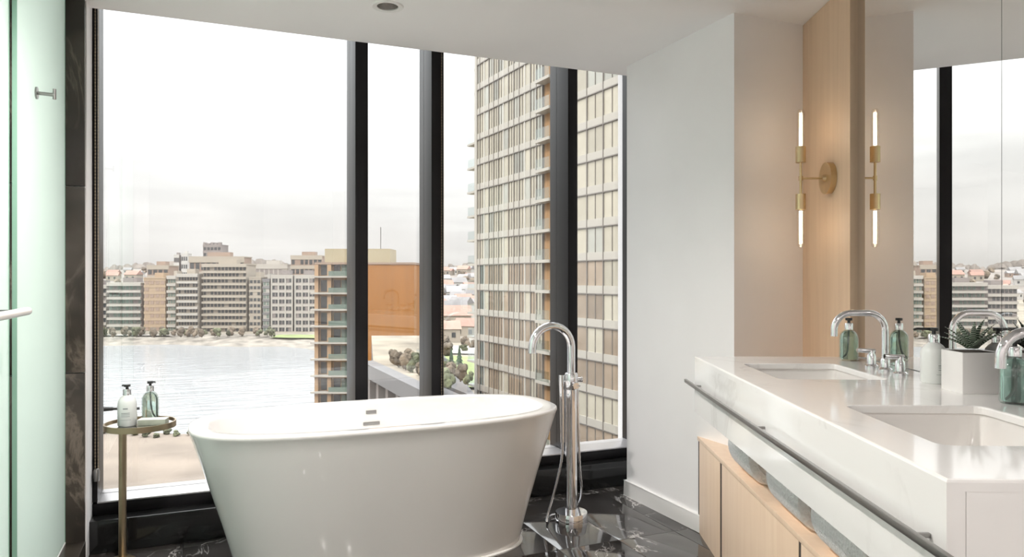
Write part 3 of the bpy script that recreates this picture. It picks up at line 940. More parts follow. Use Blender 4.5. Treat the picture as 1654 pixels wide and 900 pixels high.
# ------------------------------------------------------------------ basin faucets
def basin_faucet(z, label):
    r_ = vroot('basin_faucet', 1.228, z, CH)
    r0 = 0.0115
    w, top, cr2 = 0.177, 0.205, 0.060
    pts = [(0, 0, 0.0), (0, 0, 0.10)]
    for k in range(9):
        a = R(90 * k / 8)
        pts.append((-cr2 + cr2 * math.cos(a), 0, top - cr2 + cr2 * math.sin(a)))
    for k in range(9):
        a = R(90 + 90 * k / 8)
        pts.append((-w + cr2 + cr2 * math.cos(a), 0, top - cr2 + cr2 * math.sin(a)))
    pts.append((-w, 0, top - cr2 - 0.022))
    MB().tube(pts, r0, 20).build('spout', M_CHROME, r_, smooth=True)
    MB().lathe([(0.024, 0), (0.024, 0.008), (0.016, 0.014), (0.0155, 0.040), (0.012, 0.046)], 28, close=False).build('spout_base', M_CHROME, r_, smooth=True)
    for s_ in (-1, 1):
        hb_ = MB().lathe([(0.023, 0), (0.023, 0.008), (0.0165, 0.013), (0.0155, 0.045), (0.011, 0.052), (0.011, 0.064), (0.0, 0.066)], 26, close=False)
        hv = hb_.build('valve', M_CHROME, r_, smooth=True, loc=(0.0, s_ * 0.105, 0))
        MB().tube([(0.012, 0, 0.060), (-0.052, 0, 0.064)], [0.0090, 0.0080], 16).build('lever', M_CHROME, hv, smooth=True)
    tag(r_, label, 'faucet', 'widespread basin faucets')


basin_faucet(2.565, 'chrome widespread faucet with two levers at the sink near the oak panel')
basin_faucet(1.645, 'chrome arched faucet at the close sink, cut by the picture edge')


def on_counter(x0, z):
    s_, t_ = VL(x0, z)
    p = Matrix.Rotation(VROT, 3, 'Z') @ Vector((s_, t_, 0))
    return (p.x, p.y, CH + 0.0004)


bottle('pump_bottle', on_counter(1.246, 2.905), VROT + R(180), 'green glass pump bottle behind the arch of the far basin faucet', M_BOTTLE_GLASS, M_GREEN_LIQUID, 0.125, 0.0355, True, 0.012, print_=False)
bottle('pump_bottle', on_counter(1.246, 2.285), VROT, 'white pump bottle with a long black spout beside the planter', M_WHITE_PLASTIC, None, 0.128, 0.0375, False, 0.062, print_=True, nozzle_side=-1)
bottle('pump_bottle', on_counter(1.250, 1.905), VROT + R(180), 'teal glass pump bottle between the planter and the close faucet', M_BOTTLE_GLASS, M_TEAL_LIQUID, 0.125, 0.0355, True, 0.030, print_=False)

# ------------------------------------------------------------------ planter with zebra succulent
pl = vroot('planter', 1.262, 2.11, CH + 0.0003)
rg = [rrect(-0.060, 0.060, -0.055, 0.055, 0.004, 0.0, 2), rrect(-0.060, 0.060, -0.055, 0.055, 0.004, 0.116, 2), rrect(-0.052, 0.052, -0.047, 0.047, 0.003, 0.116, 2),
      rrect(-0.051, 0.051, -0.046, 0.046, 0.003, 0.106, 2)]
MB().loft(rg).build('pot', M_POT, pl, smooth=True, angle=30)
MB().loft([rrect(-0.050, 0.050, -0.045, 0.045, 0.003, 0.1062, 2), rrect(-0.045, 0.045, -0.040, 0.040, 0.003, 0.1152, 2)]).build('soil', M_SOIL, pl)
tag(pl, 'square white planter box on the counter between two pump bottles', 'planter')
M_LEAF = principled('zebra_leaf', (0.05, 0.09, 0.045), 0.4)
nt = M_LEAF.node_tree; L = nt.links.new
t_ = nt.nodes.new('ShaderNodeTexCoord'); wv = nt.nodes.new('ShaderNodeTexWave'); wv.wave_type = 'BANDS'; wv.bands_direction = 'Z'
wv.inputs['Scale'].default_value = 42; wv.inputs['Distortion'].default_value = 1.5
L(t_.outputs['Object'], wv.inputs['Vector'])
rp = nt.nodes.new('ShaderNodeValToRGB'); rp.color_ramp.elements[0].position = 0.80; rp.color_ramp.elements[0].color = (0.035, 0.065, 0.035, 1)
rp.color_ramp.elements[1].position = 0.93; rp.color_ramp.elements[1].color = (0.62, 0.66, 0.58, 1)
L(wv.outputs[0], rp.inputs[0]); L(rp.outputs[0], nt.nodes['Principled BSDF'].inputs['Base Color'])
plant = vroot('zebra_succulent', 1.262, 2.11, CH + 0.1265)
rings = []
for k in range(8):
    t = k / 7
    w, th = 0.0135 * (1 - t) ** 0.75 + 0.0004, 0.0055 * (1 - t) ** 0.8 + 0.0003
    rings.append([(w * math.cos(a), 0.020 * t * t + th * math.sin(a), 0.088 * t) for a in (2 * math.pi * i / 8 for i in range(8))])
leaf_me = MB().loft(rings).mesh('leaf', M_LEAF, smooth=True, angle=60)
for i in range(18):
    a = i * 2.399
    q = (i + 0.5) / 18
    tilt = 0.16 + 0.85 * q
    s_ = 1.02 - 0.12 * q + random.uniform(-0.06, 0.06)
    o = link('leaf', leaf_me, plant, (0.012 * q * math.cos(a), 0.012 * q * math.sin(a), 0.001), (0, 0, 0), (s_, s_, s_))
    o.rotation_euler = (Matrix.Rotation(a - math.pi / 2, 3, 'Z') @ Matrix.Rotation(-tilt, 3, 'X')).to_euler()
tag(plant, 'spiky dark green succulent with white zebra bands in the white planter', 'plant')

# ================================================================== OUTSIDE
# everything outside is laid out in plan (right, forward of the room) at true size; the water lies 25 m below the room
GZ = -25.0
LANDZ = -22.3


def ext(x, z, h):
    return P(px(x, z), z, h)


def hy(y, z):
    """height of a pixel row at forward distance z"""
    return EYE + (450.0 - y) / F * z


M_SAND = varied('sand_ground', (0.150, 0.122, 0.098), 0.95, 0.25, 0.09, world=True, detail=8)
M_LAND = varied('far_land', (0.179, 0.156, 0.121), 0.95, 0.35, 0.05, world=True, detail=8)
M_HILL = varied('hill_woods', (0.131, 0.114, 0.100), 0.95, 0.4, 0.03, world=True, detail=8)
M_BANK = varied('rocky_bank', (0.160, 0.143, 0.121), 0.95, 0.45, 0.25, world=True, detail=8, stretch=(1, 1, 3))
M_LAWN = varied('lawn', (0.152, 0.187, 0.069), 0.95, 0.25, 0.2, world=True)
M_ROAD = varied('pale_road', (0.290, 0.270, 0.242), 0.9, 0.12, 0.2, world=True)
M_DECK = varied('roof_gravel', (0.200, 0.172, 0.133), 0.9, 0.3, 0.3, world=True)
M_WATER = principled('water', (0.225, 0.235, 0.245), 0.16)
nt = M_WATER.node_tree; L = nt.links.new
g_ = nt.nodes.new('ShaderNodeNewGeometry')
mpn = nt.nodes.new('ShaderNodeMapping'); mpn.inputs['Rotation'].default_value = (0, 0, 0.4); mpn.inputs['Scale'].default_value = (0.10, 0.42, 1)
L(g_.outputs['Position'], mpn.inputs[0])
nz_ = nt.nodes.new('ShaderNodeTexNoise'); nz_.inputs['Scale'].default_value = 1.0; nz_.inputs['Detail'].default_value = 6
L(mpn.outputs[0], nz_.inputs['Vector'])
bp_ = nt.nodes.new('ShaderNodeBump'); bp_.inputs['Strength'].default_value = 0.55; bp_.inputs['Distance'].default_value = 0.6
L(nz_.outputs[0], bp_.inputs['Height']); L(bp_.outputs[0], nt.nodes['Principled BSDF'].inputs['Normal'])
nt.nodes['Principled BSDF'].inputs['IOR'].default_value = 1.6
nt.nodes['Principled BSDF'].inputs['Specular IOR Level'].default_value = 0.9


def poly(name, pts, mat):
    o_ = MB().add(pts, [tuple(range(len(pts)))]).build(name, mat)
    return tag(o_, kind='structure')


# near land (sand), water, far land
def strip_poly(name, near, far, h0, h1, mat, xs):
    vs_, fs = [], []
    for k, t in enumerate(xs):
        z0, z1 = near(t), far(t)
        vs_.append(tuple(P(t * z0, z0, h0)))
        vs_.append(tuple(P(t * z1, z1, h1)))
    for k in range(len(xs) - 1):
        fs.append((2 * k, 2 * k + 2, 2 * k + 3, 2 * k + 1))
    return tag(MB().add(vs_, fs).build(name, mat), kind='structure')


XS = [-1.5 + 2.6 * k / 90 for k in range(91)]


def near_shore(t):
    base = 121 + 3.0 * math.sin(t * 9) + 1.5 * math.sin(t * 31)
    return base


def far_shore(t):
    return 284 + 6 * math.sin(t * 11 + 1) + 3 * math.sin(t * 37) - (28 if t > -0.30 else 0) * min(1, (t + 0.30) / 0.05)


poly('water', [tuple(P(a, b, GZ - 0.4)) for a, b in ((-500, 80), (90, 80), (90, 340), (-500, 340))], M_WATER)
XN = [t for t in XS if t < 0.9]
strip_poly('ground', lambda t: 18.0 / max(0.25, 1 - 0.5 * abs(t)), near_shore, GZ + 0.6, GZ + 0.3, M_SAND, XN)
strip_poly('shore', near_shore, lambda t: near_shore(t) + 4, GZ + 0.3, GZ - 0.8, M_BANK, XN)
# land on the side where the water is hidden by the tan block
vsr = [P(-0.262 * 118, 118, GZ + 0.5), P(60, 118, GZ + 0.5), P(170, 300, GZ + 1.2), P(-0.262 * 300, 300, GZ + 1.2)]
poly('land', [tuple(v) for v in vsr], M_LAND)
strip_poly('bank', far_shore, lambda t: 312, GZ - 0.8, LANDZ, M_BANK, XS)
strip_poly('field', lambda t: 312, lambda t: 620, LANDZ, LANDZ + 6, M_LAND, XS)
strip_poly('hill', lambda t: 620, lambda t: 1150, LANDZ + 6, 12.0, M_HILL, XS)
# ridge line
rv, rf = [], []
for k, t in enumerate(XS):
    top = 23.0 + 4 * math.sin(t * 13) + 3 * math.sin(t * 29 + 1) + 2 * math.sin(t * 71)
    rv += [tuple(P(t * 1150, 1150, 12.0)), tuple(P(t * 1300, 1300, top)), tuple(P(t * 1900, 1900, -20))]
for k in range(len(XS) - 1):
    a = 3 * k
    rf += [(a, a + 3, a + 4, a + 1), (a + 1, a + 4, a + 5, a + 2)]
tag(MB().add(rv, rf).build('hill', M_HILL, smooth=True), kind='structure')
# lawn by the far shore and the pale beach path
poly('lawn', [tuple(ext(x, z, h)) for x, z, h in ((436, 300, LANDZ - 0.65), (520, 297, LANDZ - 0.65), (520, 318, LANDZ + 0.1), (462, 318, LANDZ + 0.1))], M_LAWN)
poly('path', [tuple(ext(x, z, LANDZ - 0.30)) for x, z in ((130, 306), (280, 306), (262, 313), (130, 313))], M_ROAD)

# ------------------------------------------------------------------ facade materials
M_TAN = varied('tan_stucco', (0.271, 0.200, 0.133), 0.85, 0.10, 0.4)
M_CREAM = varied('cream_concrete', (0.262, 0.230, 0.189), 0.85, 0.08, 0.4)
M_PALE = varied('pale_concrete', (0.295, 0.275, 0.248), 0.85, 0.08, 0.4)
M_GREYB = varied('grey_brick', (0.159, 0.139, 0.133), 0.85, 0.15, 0.6)
M_BROWNB = varied('brown_brick', (0.212, 0.152, 0.118), 0.85, 0.15, 0.6)
M_ORANGE = varied('orange_brick', (0.25, 0.10, 0.015), 0.85, 0.12, 1.5, stretch=(8, 8, 0.6))
M_ORANGE_L = varied('pale_orange_brick', (0.31, 0.20, 0.115), 0.85, 0.12, 1.5)
M_BEIGE = varied('beige_cladding', (0.283, 0.246, 0.165), 0.85, 0.08, 0.6)
M_SLATE = varied('slate_grey', (0.111, 0.108, 0.111), 0.8, 0.15, 0.6)
M_RAIL = sheet_glass('rail_glass', 0.12, (0.90, 0.94, 0.93))
M_FARWIN = principled('far_window', (0.039, 0.042, 0.046), 0.15)
M_FARWIN_G = principled('green_window', (0.111, 0.146, 0.125), 0.15)
M_WHITE = varied('white_paint', (0.365, 0.354, 0.335), 0.8, 0.05, 0.5)
M_ROOF_R = varied('red_brown_roof', (0.235, 0.139, 0.111), 0.9, 0.2, 0.5, per_object=0.25)
M_ROOF_G = varied('grey_roof', (0.179, 0.173, 0.173), 0.9, 0.2, 0.5, per_object=0.3)
M_BUSH = varied('winter_bush', (0.073, 0.079, 0.042), 0.95, 0.5, 1.2, per_object=0.35)
M_TREE = varied('bare_brown_tree', (0.117, 0.091, 0.065), 0.95, 0.5, 1.0, per_object=0.35)
M_CONIFER = varied('conifer_needles', (0.031, 0.052, 0.031), 0.95, 0.5, 1.0, per_object=0.2)


def block(name, label, x0, x1, ytop, ybase, z, depth, wall, slab, glass, floors, bays, rot=0.0, balcony=0.9, setback=0.0, base_h=None, cat='building', group=None, fin=None):
    """a distant apartment block: body, one slab per floor, single windows, roof box"""
    w = (x1 - x0) / F * z
    h0 = LANDZ if base_h is None else base_h
    h1 = hy(ytop, z)
    c = P(px((x0 + x1) / 2, z), z, h0)
    r_ = empty(name, c, CAM_ROT + R(rot))
    H = h1 - h0
    cube('wall', wall, r_, -w / 2, w / 2, 0, depth, 0, H)
    fh = H / floors
    bw = w / bays
    for f_ in range(floors):
        z0 = f_ * fh
        if balcony > 0:
            cube('floor_slab', slab, r_, -w / 2 - 0.2, w / 2 + 0.2, -balcony, 0.2, z0 + fh - fh * 0.36, z0 + fh)
        for b_ in range(bays):
            if (f_ * 7 + b_ * 5) % 11 == 3: continue
            m_ = 0.16 * bw
            cube('window', glass, r_, -w / 2 + b_ * bw + m_, -w / 2 + (b_ + 1) * bw - m_, -0.12, 0.1, z0 + fh * 0.12, z0 + fh * 0.62)
    if fin:
        for b_ in range(0, bays + 1, 2):
            xx = -w / 2 + b_ * bw
            cube('pier', fin, r_, xx - 0.3, xx + 0.3, -balcony - 0.1, 0.1, 0, H)
    cube('roof_edge', slab, r_, -w / 2 - 0.3, w / 2 + 0.3, -max(balcony, 0.3), depth + 0.3, H, H + 0.5)
    cube('roof_house', wall, r_, -w * 0.22, w * 0.2, depth * 0.3, depth * 0.7, H + 0.5, H + 2.6)
    tag(r_, label, cat, group)
    return r_


block('apartment_block', 'grey low apartment block at the window jamb across the water', 128, 172, 462, 535, 335, 14, M_GREYB, M_PALE, M_FARWIN, 6, 7)
block('apartment_block', 'pale green balconied apartment block beside the tan block across the water', 176, 229, 458, 535, 328, 14, M_GREYB, M_PALE, M_FARWIN_G, 7, 8, balcony=1.6)
block('apartment_block', 'tan apartment block with few windows across the water', 233, 267, 450, 535, 325, 14, M_TAN, M_TAN, M_BROWNB, 8, 4, balcony=0.15)
block('apartment_block', 'brown terrace block rising behind the tan block', 238, 272, 430, 470, 390, 12, M_BROWNB, M_CREAM, M_FARWIN, 6, 4, balcony=0.3)
block('apartment_block', 'narrow pale block wedged between the tan and the stepped block', 271, 284, 447, 535, 325, 12, M_CREAM, M_PALE, M_FARWIN_G, 8, 3, balcony=0.8)
block('apartment_block', 'lower wing of the stepped balcony block across the water', 288, 320, 444, 536, 320, 10, M_CREAM, M_PALE, M_FARWIN, 9, 7, balcony=1.4)
block('apartment_block', 'broad stepped block with long white balconies across the water', 328, 398, 428, 536, 322, 12, M_CREAM, M_CREAM, M_FARWIN, 11, 12, balcony=1.2)
block('apartment_block', 'set-back penthouse storeys on top of the stepped balcony block', 306, 394, 416, 470, 345, 10, M_BROWNB, M_CREAM, M_FARWIN, 5, 10, balcony=0.4, base_h=LANDZ)
block('apartment_block', 'slim beige slab block beside the grey framed blocks', 403, 421, 449, 534, 322, 13, M_CREAM, M_CREAM, M_FARWIN, 9, 3, balcony=0.1)
block('apartment_block', 'pale green glazed strip of a block by the lawn', 425, 435, 452, 533, 322, 12, M_PALE, M_SLATE, M_FARWIN_G, 8, 2, balcony=0.3)
block('apartment_block', 'grey brick block with a white frame grid behind the lawn', 439, 472, 446, 531, 322, 14, M_GREYB, M_PALE, M_FARWIN, 8, 6, balcony=0.25, fin=M_PALE)
block('apartment_block', 'grey brick block with a white frame grid beside the tan corner building', 477, 510, 446, 531, 322, 14, M_GREYB, M_PALE, M_FARWIN, 8, 6, balcony=0.25, fin=M_PALE)
block('apartment_block', 'brownish rooftop block behind the grey framed blocks', 470, 520, 414, 470, 400, 14, M_BROWNB, M_CREAM, M_FARWIN, 7, 7, balcony=0.3)
block('apartment_block', 'low pale block behind the beige slab block', 412, 464, 428, 470, 410, 12, M_PALE, M_PALE, M_GREYB, 5, 7, balcony=0.3)
tw = block('tower_block', 'tall grey tower rising over the stepped block on the skyline', 328, 357, 396, 440, 700, 18, M_GREYB, M_GREYB, M_FARWIN, 10, 5, balcony=0.2)
for k in range(5):
    cube('crown_block', M_GREYB, tw, -8.5 + k * 3.6, -6.3 + k * 3.6, 0, 4, hy(396, 700) - LANDZ, hy(391.5 + (k % 2) * 1.5, 700) - LANDZ)
block('tower_block', 'small pale tower pair on the skyline above the tan block', 281, 289, 412, 430, 760, 10, M_GREYB, M_WHITE, M_FARWIN, 6, 3, balcony=0.2)
block('tower_block', 'pale rounded skyline tower beside the tall grey tower', 293, 303, 410, 430, 760, 10, M_WHITE, M_WHITE, M_FARWIN, 6, 3, balcony=0.2)

# ------------------------------------------------------------------ small houses on the far slopes
def gable(wmat, rmat):
    r_ = empty('house', (0, 0, -500))
    MB().box(-1, 1, -0.8, 0.8, 0, 1.1).build('wall', wmat, r_)
    MB().add([(-1.1, -0.9, 1.08), (1.1, -0.9, 1.08), (1.1, 0.9, 1.08), (-1.1, 0.9, 1.08), (-1.1, 0, 1.75), (1.1, 0, 1.75)],
             [(0, 1, 5, 4), (2, 3, 4, 5), (0, 4, 3), (1, 2, 5), (3, 2, 1, 0)]).build('roof', rmat, r_)
    for xx in (-0.55, 0.45):
        MB().box(xx - 0.16, xx + 0.16, -0.83, -0.79, 0.4, 0.8).build('window', M_FARWIN, r_)
    return r_


kinds = [(gable(M_WHITE, M_ROOF_G), 'tiny white house with a grey roof on the far slope', 'white houses on the far slope'),
         (gable(M_CREAM, M_ROOF_R), 'tiny cream house with a red-brown roof on the far slope', 'cream houses on the far slope'),
         (gable(M_BROWNB, M_ROOF_G), 'tiny brown house with a grey roof on the far slope', 'brown houses on the far slope')]
used = [False] * 3
placed = []


def free_spot(p, r_):
    """keeps the scattered houses and trees clear of one another and of the blocks"""
    for q, rq in placed:
        if (p.x - q.x) ** 2 + (p.y - q.y) ** 2 < (r_ + rq) ** 2: return False
    placed.append((p.copy(), r_))
    return True


for o in bpy.data.objects:
    if o.name.startswith(('apartment_block', 'tower_block')):
        w_ = next(c for c in o.children if c.name.startswith('wall'))
        n_ = max(1, int(w_.scale.x / 8))
        for k in range(n_ + 1):
            q = Matrix.Rotation(o.rotation_euler.z, 3, 'Z') @ Vector((w_.scale.x * (k / n_ - 0.5), w_.scale.y / 2, 0)) + o.location
            placed.append((q, w_.scale.y / 2 + 4))


def slope_h(z):
    if z < 312: return GZ + 1.2
    if z < 620: return LANDZ + 6 * (z - 312) / 308
    if z < 1150: return LANDZ + 6 + (12 - LANDZ - 6) * (z - 620) / 530
    return 12


def put_house(k, x, z, s_):
    root, lab, grp = kinds[k]
    loc = ext(x, z, slope_h(z) - 0.2)
    if not free_spot(loc, s_ * 1.45): return
    rz = CAM_ROT + R(random.uniform(-35, 35))
    if used[k]:
        dup(root, loc, rz, lab, grp, (s_, s_, s_))
    else:
        used[k] = True
        root.location = loc; root.rotation_euler = (0, 0, rz); root.scale = (s_, s_, s_)
        tag(root, lab, 'house', grp)


random.seed(11)
for i in range(130):
    z = random.uniform(520, 1120)
    x = random.choice([random.uniform(60, 330), random.uniform(400, 520), random.uniform(660, 770), random.uniform(660, 770)])
    put_house(random.choice([0, 0, 1, 2]), x, z, random.uniform(4.5, 8.5))
for i in range(60):
    z = random.uniform(370, 560)
    put_house(random.choice([0, 0, 1]), random.uniform(672, 775), z, random.uniform(3.5, 6.0))

# ------------------------------------------------------------------ trees and bushes
def blob(name, mat, seed, lumps, spread):
    rnd = random.Random(seed)
    bm = bmesh.new()
    for k in range(lumps):
        m_ = Matrix.Translation((rnd.uniform(-spread, spread), rnd.uniform(-spread, spread), 0.9 + rnd.uniform(-0.45, 0.5))) @ Matrix.Scale(rnd.uniform(0.35, 0.62), 4)
        g2 = bmesh.ops.create_icosphere(bm, subdivisions=2, radius=1.0, matrix=m_)
        for v in g2['verts']:
            v.co += Vector((rnd.uniform(-1, 1), rnd.uniform(-1, 1), rnd.uniform(-1, 1))) * 0.07
    me_ = bpy.data.meshes.new(name)
    bmesh.ops.create_cone(bm, cap_ends=True, segments=6, radius1=0.10, radius2=0.06, depth=0.8, matrix=Matrix.Translation((0, 0, 0.35)))
    bm.to_mesh(me_); bm.free()
    me_.materials.append(mat)
    return me_


bush_me = [blob('bush_leaves', M_BUSH, s_, 7, 0.5) for s_ in range(3)]
tree_me = [blob('tree_crown', M_TREE, s_ + 9, 8, 0.45) for s_ in range(3)]
cone_b = MB()
for k in range(5):
    cone_b.lathe([(0.42 - 0.075 * k, 0.3 + 0.32 * k), (0.02, 0.82 + 0.33 * k)], 9)
cone_b.lathe([(0.06, 0.0), (0.05, 0.4)], 6)
conifer_me = cone_b.mesh('conifer_tree', M_CONIFER)

random.seed(5)
for i in range(16):
    x = 95 + i * 17.5 + random.uniform(-3, 3)
    t = (x - 827) / F
    z = near_shore(t) - random.uniform(0.5, 4.0)
    s_ = random.uniform(0.4, 0.62)
    o = link('shore_bush', random.choice(bush_me), None, P(t * z, z, GZ + 0.25), (0, 0, random.uniform(0, 6)), (s_ * 1.4, s_ * 1.4, s_))
    tag(o, 'low dark bush on the sandy near shore behind the bathtub', 'bush', 'bushes on the near shore')
for i in range(110):
    x = random.uniform(110, 440)
    z = random.uniform(298, 314)
    s_ = random.uniform(1.0, 2.1)
    if not free_spot(P((x - 827) / F * z, z), s_ * 1.05): continue
    o = link('shore_tree', random.choice(tree_me + bush_me), None, P((x - 827) / F * z, z, GZ + 1.0 + (LANDZ - GZ) * 0.45), (0, 0, random.uniform(0, 6)), (s_, s_, s_ * 1.2))
    tag(o, 'small tree in front of the blocks on the far shore', 'tree', 'trees along the far shore')
for i in range(150):
    z = random.uniform(430, 1150)
    x = random.choice([random.uniform(60, 520), random.uniform(660, 775)])
    s_ = random.uniform(3.5, 6.5)
    if not free_spot(ext(x, z, 0), s_ * 1.1): continue
    o = link('slope_tree', random.choice(tree_me), None, ext(x, z, slope_h(z) - 0.3), (0, 0, random.uniform(0, 6)), (s_, s_, s_))
    tag(o, 'brown winter tree between the houses on the far slope', 'tree', 'trees on the far slope')
# ridge woods: uncountable
mbw = MB()
random.seed(3)
for i in range(420):
    t = random.uniform(-1.2, 0.4)
    z = random.uniform(1230, 1320)
    top = 23.0 + 4 * math.sin(t * 13) + 3 * math.sin(t * 29 + 1) + 2 * math.sin(t * 71)
    c = P(t * z, z, top - 1.5)
    a, b, h = random.uniform(6, 13), random.uniform(5, 9), random.uniform(5, 11)
    mbw.add([c + Vector((a, 0, 0)), c + Vector((0, b, 0)), c + Vector((-a, 0, 0)), c + Vector((0, -b, 0)), c + Vector((a * .5, 0, h * .75)), c + Vector((-a * .5, b * .3, h)), c + Vector((0, 0, h * 1.05))],
            [(0, 1, 4), (1, 5, 6), (1, 6, 4), (1, 2, 5), (2, 3, 5), (3, 6, 5), (3, 4, 6), (3, 0, 4)])
tag(mbw.build('ridge_woods', M_HILL), 'brown woods along the distant ridge line', 'woods', kind='stuff')

# ------------------------------------------------------------------ tan corner building (mid distance)
zb = 130.0
cb = empty('corner_building', P(px(580, zb), zb, GZ + 0.5), CAM_ROT)
W1, W2 = (580 - 509) / F * zb, (669 - 580) / F * zb
Ht = hy(425, zb) - GZ - 0.5
cube('wall', M_ORANGE, cb, -0.4, W2, 0, 12, 0, Ht)
cube('wall', M_ORANGE_L, cb, -W1, -0.4, 0.6, 12, 0, Ht)
cube('roof_house', M_BEIGE, cb, -(580 - 520) / F * zb, (627 - 580) / F * zb, 2.0, 9, Ht, Ht + (425 - 403) / F * zb + 0.2)
cube('parapet', M_BROWNB, cb, -W1 - 0.1, W2 + 0.1, -0.15, 12.1, Ht - 0.25, Ht + 0.12)
nf = 9
fh = 2.93
for k in range(nf):
    zt = Ht - 2.6 - k * fh
    if zt < 0.5: break
    sl = cube('balcony_slab', M_PALE, cb, -W1 - 0.6, -0.8, -1.0, 0.7, zt, zt + 0.30)
    gr = cube('balcony_rail', M_FARWIN_G, cb, -W1 + 2.6, -1.4, -1.0, -0.94, zt + 0.30, zt + 1.15)
    for j, (a, b, mt) in enumerate(((-W1 + 0.9, -W1 + 2.1, M_FARWIN), (-W1 + 3.2, -W1 + 4.4, M_FARWIN), (-W1 + 4.55, -W1 + 5.8, M_FARWIN_G))):
        cube('window', mt, cb, a, b, 0.5, 0.7, zt + 0.45, zt + 2.5)
for a, b in ((-W1 - 0.05, -W1 + 0.6), (-W1 + 2.2, -W1 + 2.9), (-1.3, -0.4)):
    cube('brick_pier', M_ORANGE_L, cb, a, b, -0.25, 0.62, 0, Ht - 0.3)
cube('balcony_bay', M_BEIGE, cb, -1.9, -0.35, -0.9, 0.6, 0, Ht - 3.4)
ant = MB().tube([((610 - 580) / F * zb, 3.0, Ht), ((610 - 580) / F * zb, 3.0, Ht + 6.6)], 0.08, 8).build('antenna_mast', M_SLATE, cb)
tag(cb, 'tan and orange brick corner building with balconies and a beige roof house', 'building')

# ------------------------------------------------------------------ podium with roof garden in front of it
RZ = EYE - 7.2
pa, pb = P(px(586, 62.5), 62.5), P(px(694, 45), 45)
pc, pd = P(px(696, 92), 92), P(px(600, 92), 92)
dv = (pb - pa); Lp = dv.length
pod = empty('podium_building', (pa.x, pa.y, GZ + 0.5), math.atan2(dv.y, dv.x))
Hp = RZ - GZ - 0.5
inv = Matrix.Rotation(-pod.rotation_euler.z, 3, 'Z')
fp = [inv @ (q - pa) for q in (pa, pb, pc, pd)]


def prism(z0, z1, front):
    pts = [(p.x, p.y + (front if k < 2 else 0)) for k, p in enumerate(fp)]
    return MB().loft([[(x, y, z) for x, y in pts] for z in (z0, z1)])


prism(Hp - 0.4, Hp, 0.9).build('roof_deck', M_DECK, pod)
prism(0, Hp - 0.41, 3.2).build('wall', M_SLATE, pod)
cube('fascia', M_SLATE, pod, 0, Lp, -0.2, 0.9, Hp - 1.0, Hp + 0.15)
cube('overhang_soffit', M_SLATE, pod, 0, Lp, 0.4, 3.1, Hp - 1.0, Hp - 0.6)
for k in range(6):
    x = 0.1 + k * 3.1
    cube('pier', M_GREYB, pod, x, x + 0.8, 0.4, 1.2, 0, Hp - 1.0)
    cube('wall_panel', M_BEIGE, pod, x + 0.95, x + 2.1, 2.9, 3.19, 0, Hp - 1.0)
for k in range(4):
    x = -0.5 + k * 3.0
    cube('glass_rail', M_RAIL, pod, x, x + 2.9, 4.9, 4.96, Hp, Hp + 0.9)
tag(pod, 'dark podium building with a planted roof terrace below the orange wall', 'building')
random.seed(21)
for i in range(18):
    u = 2 + (Lp - 4) * i / 17; v = random.uniform(1.9, 2.1) if i % 2 else random.uniform(3.5, 3.7)
    wp = Matrix.Translation(pod.location) @ Matrix.Rotation(pod.rotation_euler.z, 4, 'Z')
    p = wp @ Vector((u, v, Hp + 0.06))
    s_ = random.uniform(0.42, 0.62)
    o = link('terrace_shrub', random.choice(bush_me + tree_me), None, p, (0, 0, random.uniform(0, 6)), (s_, s_, s_ * 1.2))
    tag(o, 'shrub planted on the podium roof terrace', 'shrub', 'shrubs on the podium roof terrace')

# ------------------------------------------------------------------ park, road and big-roofed houses between tower and mullion
poly('lawn', [tuple(P(px(x, z), z, GZ + 1.35)) for x, z in ((690, 175), (790, 165), (790, 230), (690, 240))], M_LAWN)
poly('road', [tuple(P(px(x, z), z, GZ + 1.4)) for x, z in ((660, 246), (800, 240), (800, 268), (660, 275))], M_ROAD)
for x, z, s_ in ((729, 168, 4.2), (742, 205, 3.0), (720, 300, 3.5)):
    o = link('conifer', conifer_me, None, ext(x, z, GZ + 1.2), (0, 0, x), (s_, s_, s_))
    tag(o, {729: 'dark conifer on the lawn beside the glass tower foot', 742: 'slender conifer further back on the lawn near the tower', 720: 'far conifer beside the road beyond the lawn'}[x], 'tree')
for x, z, s_, lab in ((722, 290, 4.8, 'large cream house with a red roof beyond the pale road'), (756, 308, 4.8, 'second cream house with a red roof close to the glass tower'), (735, 350, 7.0, 'bigger cream house behind the two roadside houses')):
    free_spot(ext(x, z, 0), s_ * 1.6)
    d = dup(kinds[1][0], ext(x, z, GZ + 1.2), CAM_ROT + R(12 if x < 740 else -14), lab, 'cream houses by the road', (s_, s_, s_))
for i in range(34):
    z = random.uniform(235, 330)
    x = random.uniform(600, 775)
    s_ = random.uniform(1.3, 2.8)
    if not free_spot(ext(x, z, 0), s_ * 1.1): continue
    o = link('street_tree', random.choice(tree_me + bush_me), None, ext(x, z, GZ + 1.0), (0, 0, random.uniform(0, 6)), (s_, s_, s_))
    tag(o, 'bare street tree along the road beyond the lawn', 'tree', 'street trees beyond the lawn')

# ------------------------------------------------------------------ glass residential tower
zn, zf = 56.0, 89.8


def fac(z):
    return P(-3.5 + 0.5186 * (88 - z), z)


